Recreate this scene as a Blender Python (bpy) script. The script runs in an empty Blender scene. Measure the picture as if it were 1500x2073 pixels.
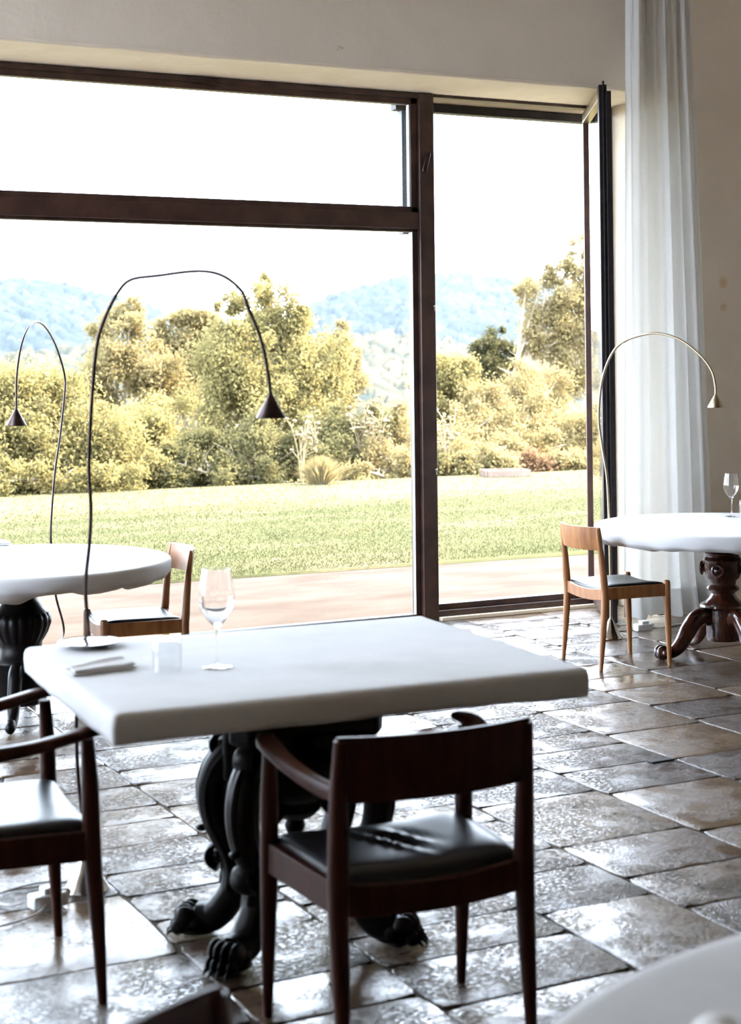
import bpy, bmesh, math, random
import numpy as np
from mathutils import Vector, Matrix, noise

# ------------------------------------------------------------------ camera, sky, sun, exposure
SC = bpy.context.scene
COL = SC.collection
EYE = Vector((0.0, 0.0, 1.60))
CR = Vector((0.8957710, -0.4443842, -0.0108138))
CU = Vector((0.0047893, -0.0146774, 0.9998808))
CF = Vector((0.4444900, 0.8957160, 0.0110193))
FPX, PPY = 3236.3, 713.0
cd = bpy.data.cameras.new('camera')
cam = bpy.data.objects.new('camera', cd)
COL.objects.link(cam)
cam.matrix_world = Matrix(((CR.x, CU.x, -CF.x, EYE.x), (CR.y, CU.y, -CF.y, EYE.y),
                           (CR.z, CU.z, -CF.z, EYE.z), (0, 0, 0, 1)))
cd.sensor_fit = 'HORIZONTAL'
cd.sensor_width = 24.0
cd.lens = 24.0 * FPX / 1500.0
cd.shift_x = 0.0
cd.shift_y = -(1036.5 - PPY) / 1500.0
cd.clip_start, cd.clip_end = 0.05, 5000
cd.dof.use_dof = True
cd.dof.focus_distance = 9.5
cd.dof.aperture_fstop = 3.6
SC.camera = cam

SKY = 5.0
w = bpy.data.worlds.new('sky')
SC.world = w
w.use_nodes = True
bg = w.node_tree.nodes['Background']
bg.inputs[0].default_value = (0.80, 0.925, 1.10, 1)
bg.inputs[1].default_value = SKY

sd = bpy.data.lights.new('sun', 'SUN')
sd.energy = 13.0
sd.angle = math.radians(1.0)
sd.color = (1.0, 0.84, 0.60)
sun = bpy.data.objects.new('sun', sd)
COL.objects.link(sun)
# the sun stands to the right, in line with the window wall
sun_from = Vector((0.80, 0.03, 0.62)).normalized()
sun.rotation_euler = sun_from.to_track_quat('Z', 'Y').to_euler()

vs = SC.view_settings
vs.view_transform = 'Standard'
vs.look = 'None'
vs.exposure = 1.82
vs.gamma = 1.0
vs.use_curve_mapping = False
cy = SC.cycles
cy.use_denoising = True
cy.max_bounces = 10
cy.diffuse_bounces = 5
cy.glossy_bounces = 4
cy.transmission_bounces = 8
cy.transparent_max_bounces = 16
cy.sample_clamp_indirect = 6.0
cy.caustics_reflective = False


def ray(px, py):
    return CF + CR * ((px - 750) / FPX) - CU * ((py - PPY) / FPX)


def at_z(px, py, z=0.0):
    """the point of height z that lies on the sight line of a pixel"""
    d = ray(px, py)
    return EYE + d * ((z - EYE.z) / d.z)


def at_y(px, py, y):
    d = ray(px, py)
    return EYE + d * (y / d.y)


def on_plane(px, py, p0, n):
    d = ray(px, py)
    return EYE + d * ((p0 - EYE).dot(n) / d.dot(n))


# ------------------------------------------------------------------ materials
def nodes_of(name):
    m = bpy.data.materials.new(name)
    m.use_nodes = True
    nt = m.node_tree
    return m, nt, nt.nodes['Principled BSDF']


def N(nt, typ, **kw):
    n = nt.nodes.new(typ)
    for k, v in kw.items():
        if k.startswith('i_'):
            key = k[2:]
            key = int(key) if key.isdigit() else key.replace('_', ' ')
            n.inputs[key].default_value = v
        else:
            setattr(n, k, v)
    return n


def ramp(nt, stops):
    r = nt.nodes.new('ShaderNodeValToRGB')
    e = r.color_ramp.elements
    while len(e) < len(stops):
        e.new(0.5)
    for k, (p, c) in enumerate(stops):
        e[k].position = p
        e[k].color = c if len(c) == 4 else (*c, 1)
    return r


def coords(nt, scale=(1, 1, 1), obj=True):
    tc = nt.nodes.new('ShaderNodeTexCoord')
    mp = nt.nodes.new('ShaderNodeMapping')
    mp.inputs['Scale'].default_value = scale
    nt.links.new(tc.outputs['Object'], mp.inputs['Vector'])
    return mp.outputs['Vector']


def noisy(name, c1, c2, scale=(1, 1, 1), nscale=5, detail=4, rough=0.5, bump=0.0, bscale=None, bdist=0.01,
          metallic=0.0, coat=0.0, lo=0.35, hi=0.65, spec=0.5, sheen=0.0):
    m, nt, b = nodes_of(name)
    v = coords(nt, scale)
    n = N(nt, 'ShaderNodeTexNoise', i_Scale=nscale, i_Detail=detail)
    nt.links.new(v, n.inputs['Vector'])
    r = ramp(nt, [(lo, c1), (hi, c2)])
    nt.links.new(n.outputs['Fac'], r.inputs[0])
    nt.links.new(r.outputs[0], b.inputs['Base Color'])
    b.inputs['Roughness'].default_value = rough
    b.inputs['Metallic'].default_value = metallic
    b.inputs['Coat Weight'].default_value = coat
    b.inputs['Specular IOR Level'].default_value = spec
    b.inputs['Sheen Weight'].default_value = sheen
    if bump:
        n2 = N(nt, 'ShaderNodeTexNoise', i_Scale=bscale or nscale, i_Detail=3.0)
        nt.links.new(v, n2.inputs['Vector'])
        bp = N(nt, 'ShaderNodeBump', i_Strength=bump, i_Distance=bdist)
        nt.links.new(n2.outputs['Fac'], bp.inputs['Height'])
        nt.links.new(bp.outputs[0], b.inputs['Normal'])
    return m


M = {}
M['plaster'] = None


def make_plaster():
    m, nt, b = nodes_of('old_lime_plaster')
    v = coords(nt)
    n = N(nt, 'ShaderNodeTexNoise', i_Scale=1.3, i_Detail=6.0, i_Roughness=0.6)
    nt.links.new(v, n.inputs['Vector'])
    r = ramp(nt, [(0.3, (0.78, 0.69, 0.575)), (0.7, (0.85, 0.76, 0.645))])
    nt.links.new(n.outputs['Fac'], r.inputs[0])
    col = r.outputs[0]
    # small dark nicks
    n3 = N(nt, 'ShaderNodeTexNoise', i_Scale=9.0, i_Detail=5.0)
    nt.links.new(v, n3.inputs['Vector'])
    r3 = ramp(nt, [(0.20, (0.55, 0.52, 0.48)), (0.26, (1, 1, 1))])
    nt.links.new(n3.outputs['Fac'], r3.inputs[0])
    mx = N(nt, 'ShaderNodeMixRGB', blend_type='MULTIPLY', i_0=0.7)
    nt.links.new(col, mx.inputs[1])
    nt.links.new(r3.outputs[0], mx.inputs[2])
    col = mx.outputs[0]
    # two ochre damp stains beside the curtain
    tc = N(nt, 'ShaderNodeTexCoord')
    nw = N(nt, 'ShaderNodeTexNoise', i_Scale=14.0, i_Detail=3.0)
    nt.links.new(tc.outputs['Object'], nw.inputs['Vector'])
    for (x, z, rad) in ((6.769, 2.150, 0.042), (6.769, 1.985, 0.036)):
        sub = N(nt, 'ShaderNodeVectorMath', operation='SUBTRACT')
        nt.links.new(tc.outputs['Object'], sub.inputs[0])
        sub.inputs[1].default_value = (x, 8.4, z)
        ln = N(nt, 'ShaderNodeVectorMath', operation='LENGTH')
        nt.links.new(sub.outputs[0], ln.inputs[0])
        ad = N(nt, 'ShaderNodeMath', operation='MULTIPLY_ADD')
        nt.links.new(nw.outputs['Fac'], ad.inputs[0])
        ad.inputs[1].default_value = rad * 1.0
        nt.links.new(ln.outputs['Value'], ad.inputs[2])
        rr = N(nt, 'ShaderNodeMapRange', i_1=rad * 0.9, i_2=rad * 1.6, i_3=0.65, i_4=0.0)
        nt.links.new(ad.outputs[0], rr.inputs[0])
        mm = N(nt, 'ShaderNodeMixRGB')
        nt.links.new(rr.outputs[0], mm.inputs[0])
        nt.links.new(col, mm.inputs[1])
        mm.inputs[2].default_value = (0.66, 0.45, 0.22, 1)
        col = mm.outputs[0]
    nt.links.new(col, b.inputs['Base Color'])
    b.inputs['Roughness'].default_value = 0.92
    b.inputs['Specular IOR Level'].default_value = 0.2
    n2 = N(nt, 'ShaderNodeTexNoise', i_Scale=7.0, i_Detail=5.0)
    nt.links.new(v, n2.inputs['Vector'])
    bp = N(nt, 'ShaderNodeBump', i_Strength=0.35, i_Distance=0.02)
    nt.links.new(n2.outputs['Fac'], bp.inputs['Height'])
    nt.links.new(bp.outputs[0], b.inputs['Normal'])
    return m


M['plaster'] = make_plaster()
M['dark_wall'] = noisy('bounce_cutting_dark_wall', (0.055, 0.05, 0.045), (0.08, 0.072, 0.065), nscale=3, rough=0.9, spec=0.2)  # unseen wall behind the camera, coloured dark to cut bounce light
M['soffit'] = noisy('pale_stone_reveal', (0.80, 0.69, 0.53), (0.87, 0.765, 0.61), nscale=4, rough=0.9, bump=0.3, bscale=9, bdist=0.02, spec=0.2)
M['render_out'] = noisy('sandy_outer_render', (0.30, 0.24, 0.17), (0.36, 0.29, 0.21), nscale=6, rough=0.95, spec=0.1)
M['frame'] = noisy('dark_brown_stained_timber', (0.030, 0.014, 0.011), (0.060, 0.028, 0.020), scale=(1, 1, 1), nscale=9, rough=0.42, bump=0.15, bscale=40, bdist=0.003)
M['black_metal'] = noisy('black_gasket_metal', (0.010, 0.008, 0.009), (0.020, 0.014, 0.015), nscale=20, rough=0.5, spec=0.3)
M['gasket'] = noisy('pale_glazing_bead', (0.45, 0.46, 0.44), (0.52, 0.52, 0.50), nscale=20, rough=0.4)
M['screen'] = noisy('grey_screen_guide', (0.10, 0.12, 0.16), (0.16, 0.19, 0.25), nscale=60, rough=0.6)
M['steel'] = noisy('brushed_steel', (0.40, 0.37, 0.33), (0.50, 0.46, 0.41), nscale=30, rough=0.2, metallic=1.0)
M['nickel'] = noisy('dark_bronzed_metal', (0.050, 0.036, 0.036), (0.075, 0.055, 0.052), nscale=30, rough=0.38, metallic=1.0)
M['brass'] = noisy('pale_brass_tube', (0.34, 0.27, 0.18), (0.42, 0.34, 0.23), nscale=30, rough=0.34, metallic=1.0)
M['silver'] = noisy('polished_silver', (0.80, 0.80, 0.80), (0.88, 0.88, 0.87), nscale=20, rough=0.09, metallic=1.0)
M['white_plastic'] = noisy('white_plastic', (0.68, 0.70, 0.70), (0.76, 0.77, 0.77), nscale=10, rough=0.35)
M['cloth'] = noisy('white_table_linen', (0.68, 0.68, 0.69), (0.73, 0.73, 0.74), nscale=7, rough=0.95, bump=0.10, bscale=320, bdist=0.001, spec=0.1, sheen=0.1)
M['napkin'] = noisy('white_napkin_linen', (0.74, 0.73, 0.72), (0.80, 0.79, 0.78), nscale=9, rough=0.95, bump=0.12, bscale=260, bdist=0.001, spec=0.1)
M['leather'] = noisy('black_leather', (0.009, 0.009, 0.011), (0.017, 0.017, 0.021), nscale=14, rough=0.36, spec=0.38, bump=0.12, bscale=110, bdist=0.0015)
M['teak'] = noisy('oiled_teak', (0.22, 0.085, 0.028), (0.36, 0.155, 0.052), scale=(14, 14, 2.2), nscale=2.4, detail=5, rough=0.36, bump=0.05, bscale=30, bdist=0.001)
M['teak_shaded'] = noisy('shaded_teak', (0.026, 0.0058, 0.0036), (0.050, 0.0125, 0.0065), scale=(14, 14, 2.2), nscale=2.4, detail=5, rough=0.38, spec=0.2, bump=0.05, bscale=30, bdist=0.001)  # same teak as the side chairs, with shade put into its colour
M['mahogany'] = noisy('polished_mahogany', (0.028, 0.0075, 0.004), (0.062, 0.017, 0.008), scale=(6, 6, 3), nscale=4, detail=4, rough=0.2, coat=0.5)
M['ebonised'] = noisy('blackened_carved_wood', (0.003, 0.002, 0.0025), (0.006, 0.004, 0.004), scale=(5, 5, 3), nscale=4, detail=4, rough=0.38, spec=0.16)
M['porcelain'] = noisy('white_porcelain', (0.8, 0.8, 0.8), (0.84, 0.84, 0.84), nscale=6, rough=0.4)
M['bark'] = noisy('pale_bark', (0.16, 0.125, 0.085), (0.28, 0.23, 0.17), nscale=8, rough=0.9, spec=0.1)
M['bark_dark'] = noisy('brown_bark', (0.05, 0.038, 0.025), (0.09, 0.07, 0.045), nscale=8, rough=0.9, spec=0.1)
M['stalk'] = noisy('straw_stalk', (0.19, 0.153, 0.088), (0.26, 0.21, 0.125), nscale=12, rough=0.9, spec=0.1)
M['planter'] = noisy('weathered_planter_boards', (0.125, 0.092, 0.075), (0.16, 0.122, 0.10), nscale=7, rough=1.0, spec=0.0)


def make_glass_pane():
    m = bpy.data.materials.new('window_glass')
    m.use_nodes = True
    nt = m.node_tree
    nt.nodes.clear()
    o = N(nt, 'ShaderNodeOutputMaterial')
    t = N(nt, 'ShaderNodeBsdfTransparent')
    t.inputs[0].default_value = (0.965, 0.98, 0.97, 1)
    g = N(nt, 'ShaderNodeBsdfGlossy', i_Roughness=0.0)
    lw = N(nt, 'ShaderNodeLayerWeight', i_Blend=0.5)
    pw = N(nt, 'ShaderNodeMath', operation='POWER', i_1=4.0)
    nt.links.new(lw.outputs['Facing'], pw.inputs[0])
    ma = N(nt, 'ShaderNodeMath', operation='MULTIPLY_ADD', i_1=0.8, i_2=0.06)
    nt.links.new(pw.outputs[0], ma.inputs[0])
    mx = N(nt, 'ShaderNodeMixShader')
    nt.links.new(ma.outputs[0], mx.inputs[0])
    nt.links.new(t.outputs[0], mx.inputs[1])
    nt.links.new(g.outputs[0], mx.inputs[2])
    nt.links.new(mx.outputs[0], o.inputs[0])
    return m


M['pane'] = make_glass_pane()


def make_crystal():
    m, nt, b = nodes_of('clear_crystal')
    b.inputs['Base Color'].default_value = (1, 1, 1, 1)
    b.inputs['Transmission Weight'].default_value = 1.0
    b.inputs['Roughness'].default_value = 0.0
    b.inputs['IOR'].default_value = 1.48
    return m


M['crystal'] = make_crystal()


def make_thin_glass():
    m = M['pane'].copy()
    m.name = 'thin_tumbler_glass'
    for n in m.node_tree.nodes:
        if n.type == 'MATH' and n.operation == 'MULTIPLY_ADD':
            n.inputs[1].default_value = 0.95
            n.inputs[2].default_value = 0.03
        if n.type == 'BSDF_TRANSPARENT':
            n.inputs[0].default_value = (0.975, 0.98, 0.98, 1)
    return m


M['thin_glass'] = make_thin_glass()


def make_curtain():
    m = bpy.data.materials.new('sheer_white_curtain')
    m.use_nodes = True
    nt = m.node_tree
    nt.nodes.clear()
    o = N(nt, 'ShaderNodeOutputMaterial')
    v = coords(nt, (1, 1, 1))
    wv = N(nt, 'ShaderNodeTexNoise', i_Scale=160.0, i_Detail=2.0)
    nt.links.new(v, wv.inputs['Vector'])
    r = ramp(nt, [(0.3, (0.70, 0.69, 0.67)), (0.7, (0.76, 0.75, 0.73))])
    nt.links.new(wv.outputs['Fac'], r.inputs[0])
    d = N(nt, 'ShaderNodeBsdfDiffuse')
    t = N(nt, 'ShaderNodeBsdfTranslucent')
    nt.links.new(r.outputs[0], d.inputs[0])
    nt.links.new(r.outputs[0], t.inputs[0])
    mx = N(nt, 'ShaderNodeMixShader', i_0=0.16)
    nt.links.new(d.outputs[0], mx.inputs[1])
    nt.links.new(t.outputs[0], mx.inputs[2])
    tr = N(nt, 'ShaderNodeBsdfTransparent')
    m2 = N(nt, 'ShaderNodeMixShader', i_0=0.10)
    nt.links.new(mx.outputs[0], m2.inputs[1])
    nt.links.new(tr.outputs[0], m2.inputs[2])
    nt.links.new(m2.outputs[0], o.inputs[0])
    return m


M['curtain'] = make_curtain()


def make_leaf(name, c1, c2, trans=0.54):
    m = bpy.data.materials.new(name)
    m.use_nodes = True
    nt = m.node_tree
    nt.nodes.clear()
    o = N(nt, 'ShaderNodeOutputMaterial')
    at = N(nt, 'ShaderNodeAttribute', attribute_name='tone')
    r = ramp(nt, [(0.0, c1), (1.0, c2)])
    nt.links.new(at.outputs['Fac'], r.inputs[0])
    d = N(nt, 'ShaderNodeBsdfDiffuse')
    t = N(nt, 'ShaderNodeBsdfTranslucent')
    nt.links.new(r.outputs[0], d.inputs[0])
    nt.links.new(r.outputs[0], t.inputs[0])
    mx = N(nt, 'ShaderNodeMixShader', i_0=trans)
    nt.links.new(d.outputs[0], mx.inputs[1])
    nt.links.new(t.outputs[0], mx.inputs[2])
    nt.links.new(mx.outputs[0], o.inputs[0])
    return m


M['leaf_hedge'] = make_leaf('yellow_green_leaf', (0.132, 0.114, 0.048), (0.262, 0.220, 0.096))
M['leaf_yellow'] = make_leaf('golden_leaf', (0.160, 0.130, 0.060), (0.265, 0.213, 0.108))
M['leaf_green'] = make_leaf('mid_green_leaf', (0.080, 0.076, 0.036), (0.165, 0.145, 0.068))
M['leaf_dark'] = make_leaf('dull_green_needle', (0.035, 0.038, 0.020), (0.10, 0.092, 0.045))
M['leaf_pale'] = make_leaf('pale_flowering_leaf', (0.11, 0.092, 0.040), (0.28, 0.232, 0.118))
M['leaf_red'] = make_leaf('reddish_flower_spike', (0.13, 0.080, 0.045), (0.24, 0.155, 0.092))
M['straw'] = make_leaf('straw_grass_blade', (0.14, 0.112, 0.052), (0.28, 0.222, 0.112))
M['blade'] = make_leaf('lawn_grass_blade', (0.050, 0.052, 0.026), (0.078, 0.075, 0.042), 0.35)


def make_lawn():
    m, nt, b = nodes_of('mown_lawn')
    v = coords(nt, (0.35, 1.0, 1))
    n = N(nt, 'ShaderNodeTexNoise', i_Scale=1.2, i_Detail=6.0, i_Roughness=0.65)
    nt.links.new(v, n.inputs['Vector'])
    r = ramp(nt, [(0.32, (0.046, 0.051, 0.026)), (0.52, (0.064, 0.066, 0.034)), (0.70, (0.110, 0.095, 0.058))])
    nt.links.new(n.outputs['Fac'], r.inputs[0])
    # a strip of lighter, straw coloured grass along the far edge
    tc = N(nt, 'ShaderNodeTexCoord')
    sx = N(nt, 'ShaderNodeSeparateXYZ')
    nt.links.new(tc.outputs['Object'], sx.inputs[0])
    n2 = N(nt, 'ShaderNodeTexNoise', i_Scale=0.5, i_Detail=4.0)
    nt.links.new(tc.outputs['Object'], n2.inputs['Vector'])
    ad = N(nt, 'ShaderNodeMath', operation='MULTIPLY_ADD', i_1=1.6)
    nt.links.new(n2.outputs['Fac'], ad.inputs[0])
    nt.links.new(sx.outputs[1], ad.inputs[2])
    mr = N(nt, 'ShaderNodeMapRange', i_1=17.8, i_2=19.2, i_3=0.0, i_4=0.75)
    nt.links.new(ad.outputs[0], mr.inputs[0])
    mx = N(nt, 'ShaderNodeMixRGB')
    nt.links.new(mr.outputs[0], mx.inputs[0])
    nt.links.new(r.outputs[0], mx.inputs[1])
    mx.inputs[2].default_value = (0.150, 0.122, 0.066, 1)
    nt.links.new(mx.outputs[0], b.inputs['Base Color'])
    b.inputs['Roughness'].default_value = 1.0
    b.inputs['Specular IOR Level'].default_value = 0.0
    return m


M['lawn'] = make_lawn()
M['terrace'] = noisy('pinkish_terrace_stone', (0.056, 0.0455, 0.0405), (0.076, 0.063, 0.057), scale=(0.6, 1.2, 1), nscale=2.5, detail=7, rough=1.0, bump=0.2, bscale=20, bdist=0.01, spec=0.0)
M['earth'] = noisy('meadow_ground', (0.07, 0.065, 0.025), (0.12, 0.10, 0.04), nscale=0.3, rough=1.0, spec=0.0)


def make_forest(name, c1, c2, c3):
    m, nt, b = nodes_of(name)
    at = N(nt, 'ShaderNodeAttribute', attribute_name='tone')
    r = ramp(nt, [(0.0, c1), (0.55, c2), (1.0, c3)])
    nt.links.new(at.outputs['Fac'], r.inputs[0])
    nt.links.new(r.outputs[0], b.inputs['Base Color'])
    b.inputs['Roughness'].default_value = 1.0
    b.inputs['Specular IOR Level'].default_value = 0.0
    return m


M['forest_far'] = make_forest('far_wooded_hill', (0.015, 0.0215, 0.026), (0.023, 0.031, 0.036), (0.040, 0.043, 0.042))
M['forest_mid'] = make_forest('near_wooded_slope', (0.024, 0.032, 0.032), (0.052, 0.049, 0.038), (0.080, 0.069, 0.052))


def make_floor():
    m, nt, b = nodes_of('worn_stone_slab')
    at = N(nt, 'ShaderNodeAttribute', attribute_name='slab')
    sp = N(nt, 'ShaderNodeSeparateColor')
    nt.links.new(at.outputs['Color'], sp.inputs[0])
    tc = N(nt, 'ShaderNodeTexCoord')
    v = tc.outputs['Object']
    # colour: slab tone plus mottling
    n = N(nt, 'ShaderNodeTexNoise', i_Scale=5.0, i_Detail=6.0, i_Roughness=0.65)
    nt.links.new(v, n.inputs['Vector'])
    mxv = N(nt, 'ShaderNodeMath', operation='MULTIPLY_ADD', i_1=0.75)
    nt.links.new(n.outputs['Fac'], mxv.inputs[0])
    sc = N(nt, 'ShaderNodeMath', operation='MULTIPLY_ADD', i_1=0.7, i_2=-0.22)
    nt.links.new(sp.outputs[0], sc.inputs[0])
    nt.links.new(sc.outputs[0], mxv.inputs[2])
    r = ramp(nt, [(0.10, (0.046, 0.030, 0.022)), (0.42, (0.084, 0.056, 0.040)), (0.75, (0.145, 0.098, 0.063)), (1.0, (0.215, 0.150, 0.095))])
    nt.links.new(mxv.outputs[0], r.inputs[0])
    mpc = N(nt, 'ShaderNodeMapping')
    mpc.inputs['Scale'].default_value = (0.55, 1.3, 1)
    nt.links.new(v, mpc.inputs['Vector'])
    nc = N(nt, 'ShaderNodeTexNoise', i_Scale=44.0, i_Detail=3.0, i_Roughness=0.6)
    nt.links.new(mpc.outputs[0], nc.inputs['Vector'])
    cav = N(nt, 'ShaderNodeMapRange', i_1=0.37, i_2=0.44, i_3=1.0, i_4=0.0)
    nt.links.new(nc.outputs['Fac'], cav.inputs[0])
    cvm = N(nt, 'ShaderNodeMath', operation='MULTIPLY')
    nt.links.new(cav.outputs[0], cvm.inputs[0])
    nt.links.new(sp.outputs[1], cvm.inputs[1])
    mxc = N(nt, 'ShaderNodeMixRGB')
    nt.links.new(cvm.outputs[0], mxc.inputs[0])
    nt.links.new(r.outputs[0], mxc.inputs[1])
    mxc.inputs[2].default_value = (0.022, 0.016, 0.014, 1)
    nt.links.new(mxc.outputs[0], b.inputs['Base Color'])
    spl = N(nt, 'ShaderNodeMapRange', i_1=0.0, i_2=1.0, i_3=0.42, i_4=0.05)
    nt.links.new(cvm.outputs[0], spl.inputs[0])
    nt.links.new(spl.outputs[0], b.inputs['Specular IOR Level'])
    # relief: pits (short, drawn out along the room) and fine grain, per-slab strength
    mp = N(nt, 'ShaderNodeMapping')
    mp.inputs['Scale'].default_value = (0.75, 1.25, 1)
    nt.links.new(v, mp.inputs['Vector'])
    n1 = N(nt, 'ShaderNodeTexNoise', i_Scale=72.0, i_Detail=4.0, i_Roughness=0.72)
    nt.links.new(mp.outputs[0], n1.inputs['Vector'])
    pit = N(nt, 'ShaderNodeMapRange', i_1=0.36, i_2=0.54, i_3=0.0, i_4=1.0)
    nt.links.new(n1.outputs['Fac'], pit.inputs[0])
    n2 = N(nt, 'ShaderNodeTexNoise', i_Scale=7.0, i_Detail=3.0)
    nt.links.new(v, n2.inputs['Vector'])
    msk = N(nt, 'ShaderNodeMapRange', i_1=0.38, i_2=0.62, i_3=0.15, i_4=1.0)
    nt.links.new(n2.outputs['Fac'], msk.inputs[0])
    g = N(nt, 'ShaderNodeMath', operation='MULTIPLY')
    nt.links.new(msk.outputs[0], g.inputs[0])
    nt.links.new(sp.outputs[1], g.inputs[1])
    bp = N(nt, 'ShaderNodeBump', i_Distance=0.018)
    nt.links.new(pit.outputs[0], bp.inputs['Height'])
    nt.links.new(g.outputs[0], bp.inputs['Strength'])
    nf = N(nt, 'ShaderNodeTexNoise', i_Scale=150.0, i_Detail=2.0)
    nt.links.new(v, nf.inputs['Vector'])
    bpf = N(nt, 'ShaderNodeBump', i_Distance=0.004)
    nt.links.new(nf.outputs['Fac'], bpf.inputs['Height'])
    gf = N(nt, 'ShaderNodeMath', operation='MULTIPLY', i_1=0.7)
    nt.links.new(sp.outputs[1], gf.inputs[0])
    nt.links.new(gf.outputs[0], bpf.inputs['Strength'])
    nt.links.new(bp.outputs[0], bpf.inputs['Normal'])
    bp = bpf
    n4 = N(nt, 'ShaderNodeTexNoise', i_Scale=4.0, i_Detail=2.0)
    nt.links.new(v, n4.inputs['Vector'])
    bp2 = N(nt, 'ShaderNodeBump', i_Strength=0.12, i_Distance=0.02)
    nt.links.new(n4.outputs['Fac'], bp2.inputs['Height'])
    nt.links.new(bp.outputs[0], bp2.inputs['Normal'])
    nt.links.new(bp2.outputs[0], b.inputs['Normal'])
    rg = N(nt, 'ShaderNodeMapRange', i_1=0.0, i_2=1.0, i_3=0.09, i_4=0.16)
    nt.links.new(g.outputs[0], rg.inputs[0])
    nt.links.new(rg.outputs[0], b.inputs['Roughness'])
    return m


M['floor'] = make_floor()
M['grout'] = noisy('sandy_grout', (0.045, 0.036, 0.030), (0.13, 0.105, 0.08), nscale=3, rough=0.9, spec=0.1, bump=0.4, bscale=40)


# ------------------------------------------------------------------ mesh helpers
class MB:
    def __init__(self):
        self.v, self.f = [], []

    def add(self, vs, fs):
        k = len(self.v)
        self.v += [tuple(p) for p in vs]
        self.f += [tuple(i + k for i in f) for f in fs]
        return self

    def box(self, x0, x1, y0, y1, z0, z1, mat=None):
        vs = [Vector((x, y, z)) for z in (z0, z1) for y in (y0, y1) for x in (x0, x1)]
        if mat:
            vs = [mat @ p for p in vs]
        return self.add(vs, [(0, 2, 3, 1), (4, 5, 7, 6), (0, 1, 5, 4), (2, 6, 7, 3), (0, 4, 6, 2), (1, 3, 7, 5)])

    def tube(self, pts, rad, seg=12, flat=1.0, up=None, caps=True, square=0.0):
        """swept tube; rad a number or list; flat scales the section across"""
        pts = [Vector(p) for p in pts]
        n = len(pts)
        rad = rad if isinstance(rad, (list, tuple)) else [rad] * n
        vs, fs = [], []
        ref = Vector(up) if up else None
        prev = None
        for i, p in enumerate(pts):
            t = (pts[min(i + 1, n - 1)] - pts[max(i - 1, 0)])
            t = t.normalized() if t.length > 1e-9 else Vector((0, 0, 1))
            if ref is not None:
                a = ref - t * ref.dot(t)
            elif prev is None:
                r0 = Vector((0, 0, 1)) if abs(t.z) < 0.9 else Vector((1, 0, 0))
                a = r0 - t * r0.dot(t)
            else:
                a = prev - t * prev.dot(t)
            if a.length < 1e-6:
                a = t.orthogonal()
            a.normalize()
            prev = a
            b = t.cross(a)
            for k in range(seg):
                th = 2 * math.pi * k / seg
                c, s = math.cos(th), math.sin(th)
                if square:
                    e = 1 - square * 0.6
                    c = math.copysign(abs(c) ** e, c)
                    s = math.copysign(abs(s) ** e, s)
                vs.append(p + a * (c * rad[i]) + b * (s * rad[i] * flat))
        for i in range(n - 1):
            for k in range(seg):
                k2 = (k + 1) % seg
                fs.append((i * seg + k, i * seg + k2, (i + 1) * seg + k2, (i + 1) * seg + k))
        if caps:
            fs.append(tuple(range(seg - 1, -1, -1)))
            fs.append(tuple((n - 1) * seg + k for k in range(seg)))
        return self.add(vs, fs)

    def lathe(self, prof, seg=48, cx=0, cy=0, flute=None, close=True):
        """prof: list of (r, z) bottom to top; flute(z, theta) -> radius factor"""
        vs, fs = [], []
        for r, z in prof:
            for k in range(seg):
                th = 2 * math.pi * k / seg
                rr = r * (flute(z, th) if flute else 1)
                vs.append((cx + rr * math.cos(th), cy + rr * math.sin(th), z))
        n = len(prof)
        for i in range(n - 1):
            for k in range(seg):
                k2 = (k + 1) % seg
                fs.append((i * seg + k, i * seg + k2, (i + 1) * seg + k2, (i + 1) * seg + k))
        if close:
            fs.append(tuple(range(seg - 1, -1, -1)))
            fs.append(tuple((n - 1) * seg + k for k in range(seg)))
        return self.add(vs, fs)

    def ball(self, c, r, seg=14, rings=9, sc=(1, 1, 1), mat=None):
        vs, fs = [], []
        c = Vector(c)
        for i in range(rings + 1):
            ph = math.pi * i / rings
            for k in range(seg):
                th = 2 * math.pi * k / seg
                p = Vector((math.sin(ph) * math.cos(th) * r * sc[0], math.sin(ph) * math.sin(th) * r * sc[1], -math.cos(ph) * r * sc[2]))
                if mat:
                    p = mat @ p
                vs.append(c + p)
        for i in range(rings):
            for k in range(seg):
                k2 = (k + 1) % seg
                fs.append((i * seg + k, i * seg + k2, (i + 1) * seg + k2, (i + 1) * seg + k))
        return self.add(vs, fs)

    def build(self, name, m, parent=None, smooth=True, bevel=0.0, angle=40, subsurf=0, mat=None):
        me = bpy.data.meshes.new(name)
        me.from_pydata(self.v, [], self.f)
        if mat is not None:
            me.transform(mat)
        bm = bmesh.new()
        bm.from_mesh(me)
        bmesh.ops.remove_doubles(bm, verts=bm.verts, dist=1e-6)
        bmesh.ops.recalc_face_normals(bm, faces=bm.faces)
        bm.to_mesh(me)
        bm.free()
        me.materials.append(m)
        o = bpy.data.objects.new(name, me)
        COL.objects.link(o)
        if parent is not None:
            o.parent = parent
        if smooth:
            me.shade_smooth()
            me.set_sharp_from_angle(angle=math.radians(angle))
        if bevel:
            b = o.modifiers.new('bevel', 'BEVEL')
            b.width = bevel
            b.segments = 3
            b.limit_method = 'ANGLE'
            b.angle_limit = math.radians(35)
            b.harden_normals = False
        if subsurf:
            s = o.modifiers.new('sub', 'SUBSURF')
            s.levels = s.render_levels = subsurf
        return o


def empty(name, loc, rz=0.0):
    o = bpy.data.objects.new(name, None)
    o.empty_display_size = 0.1
    COL.objects.link(o)
    o.location = loc
    o.rotation_euler = (0, 0, rz)
    return o


def tag(o, label, cat, group=None, kind=None):
    o['label'] = label
    o['category'] = cat
    if group:
        o['group'] = group
    if kind:
        o['kind'] = kind
    return o


def structure(o):
    o['kind'] = 'structure'
    return o


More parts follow.
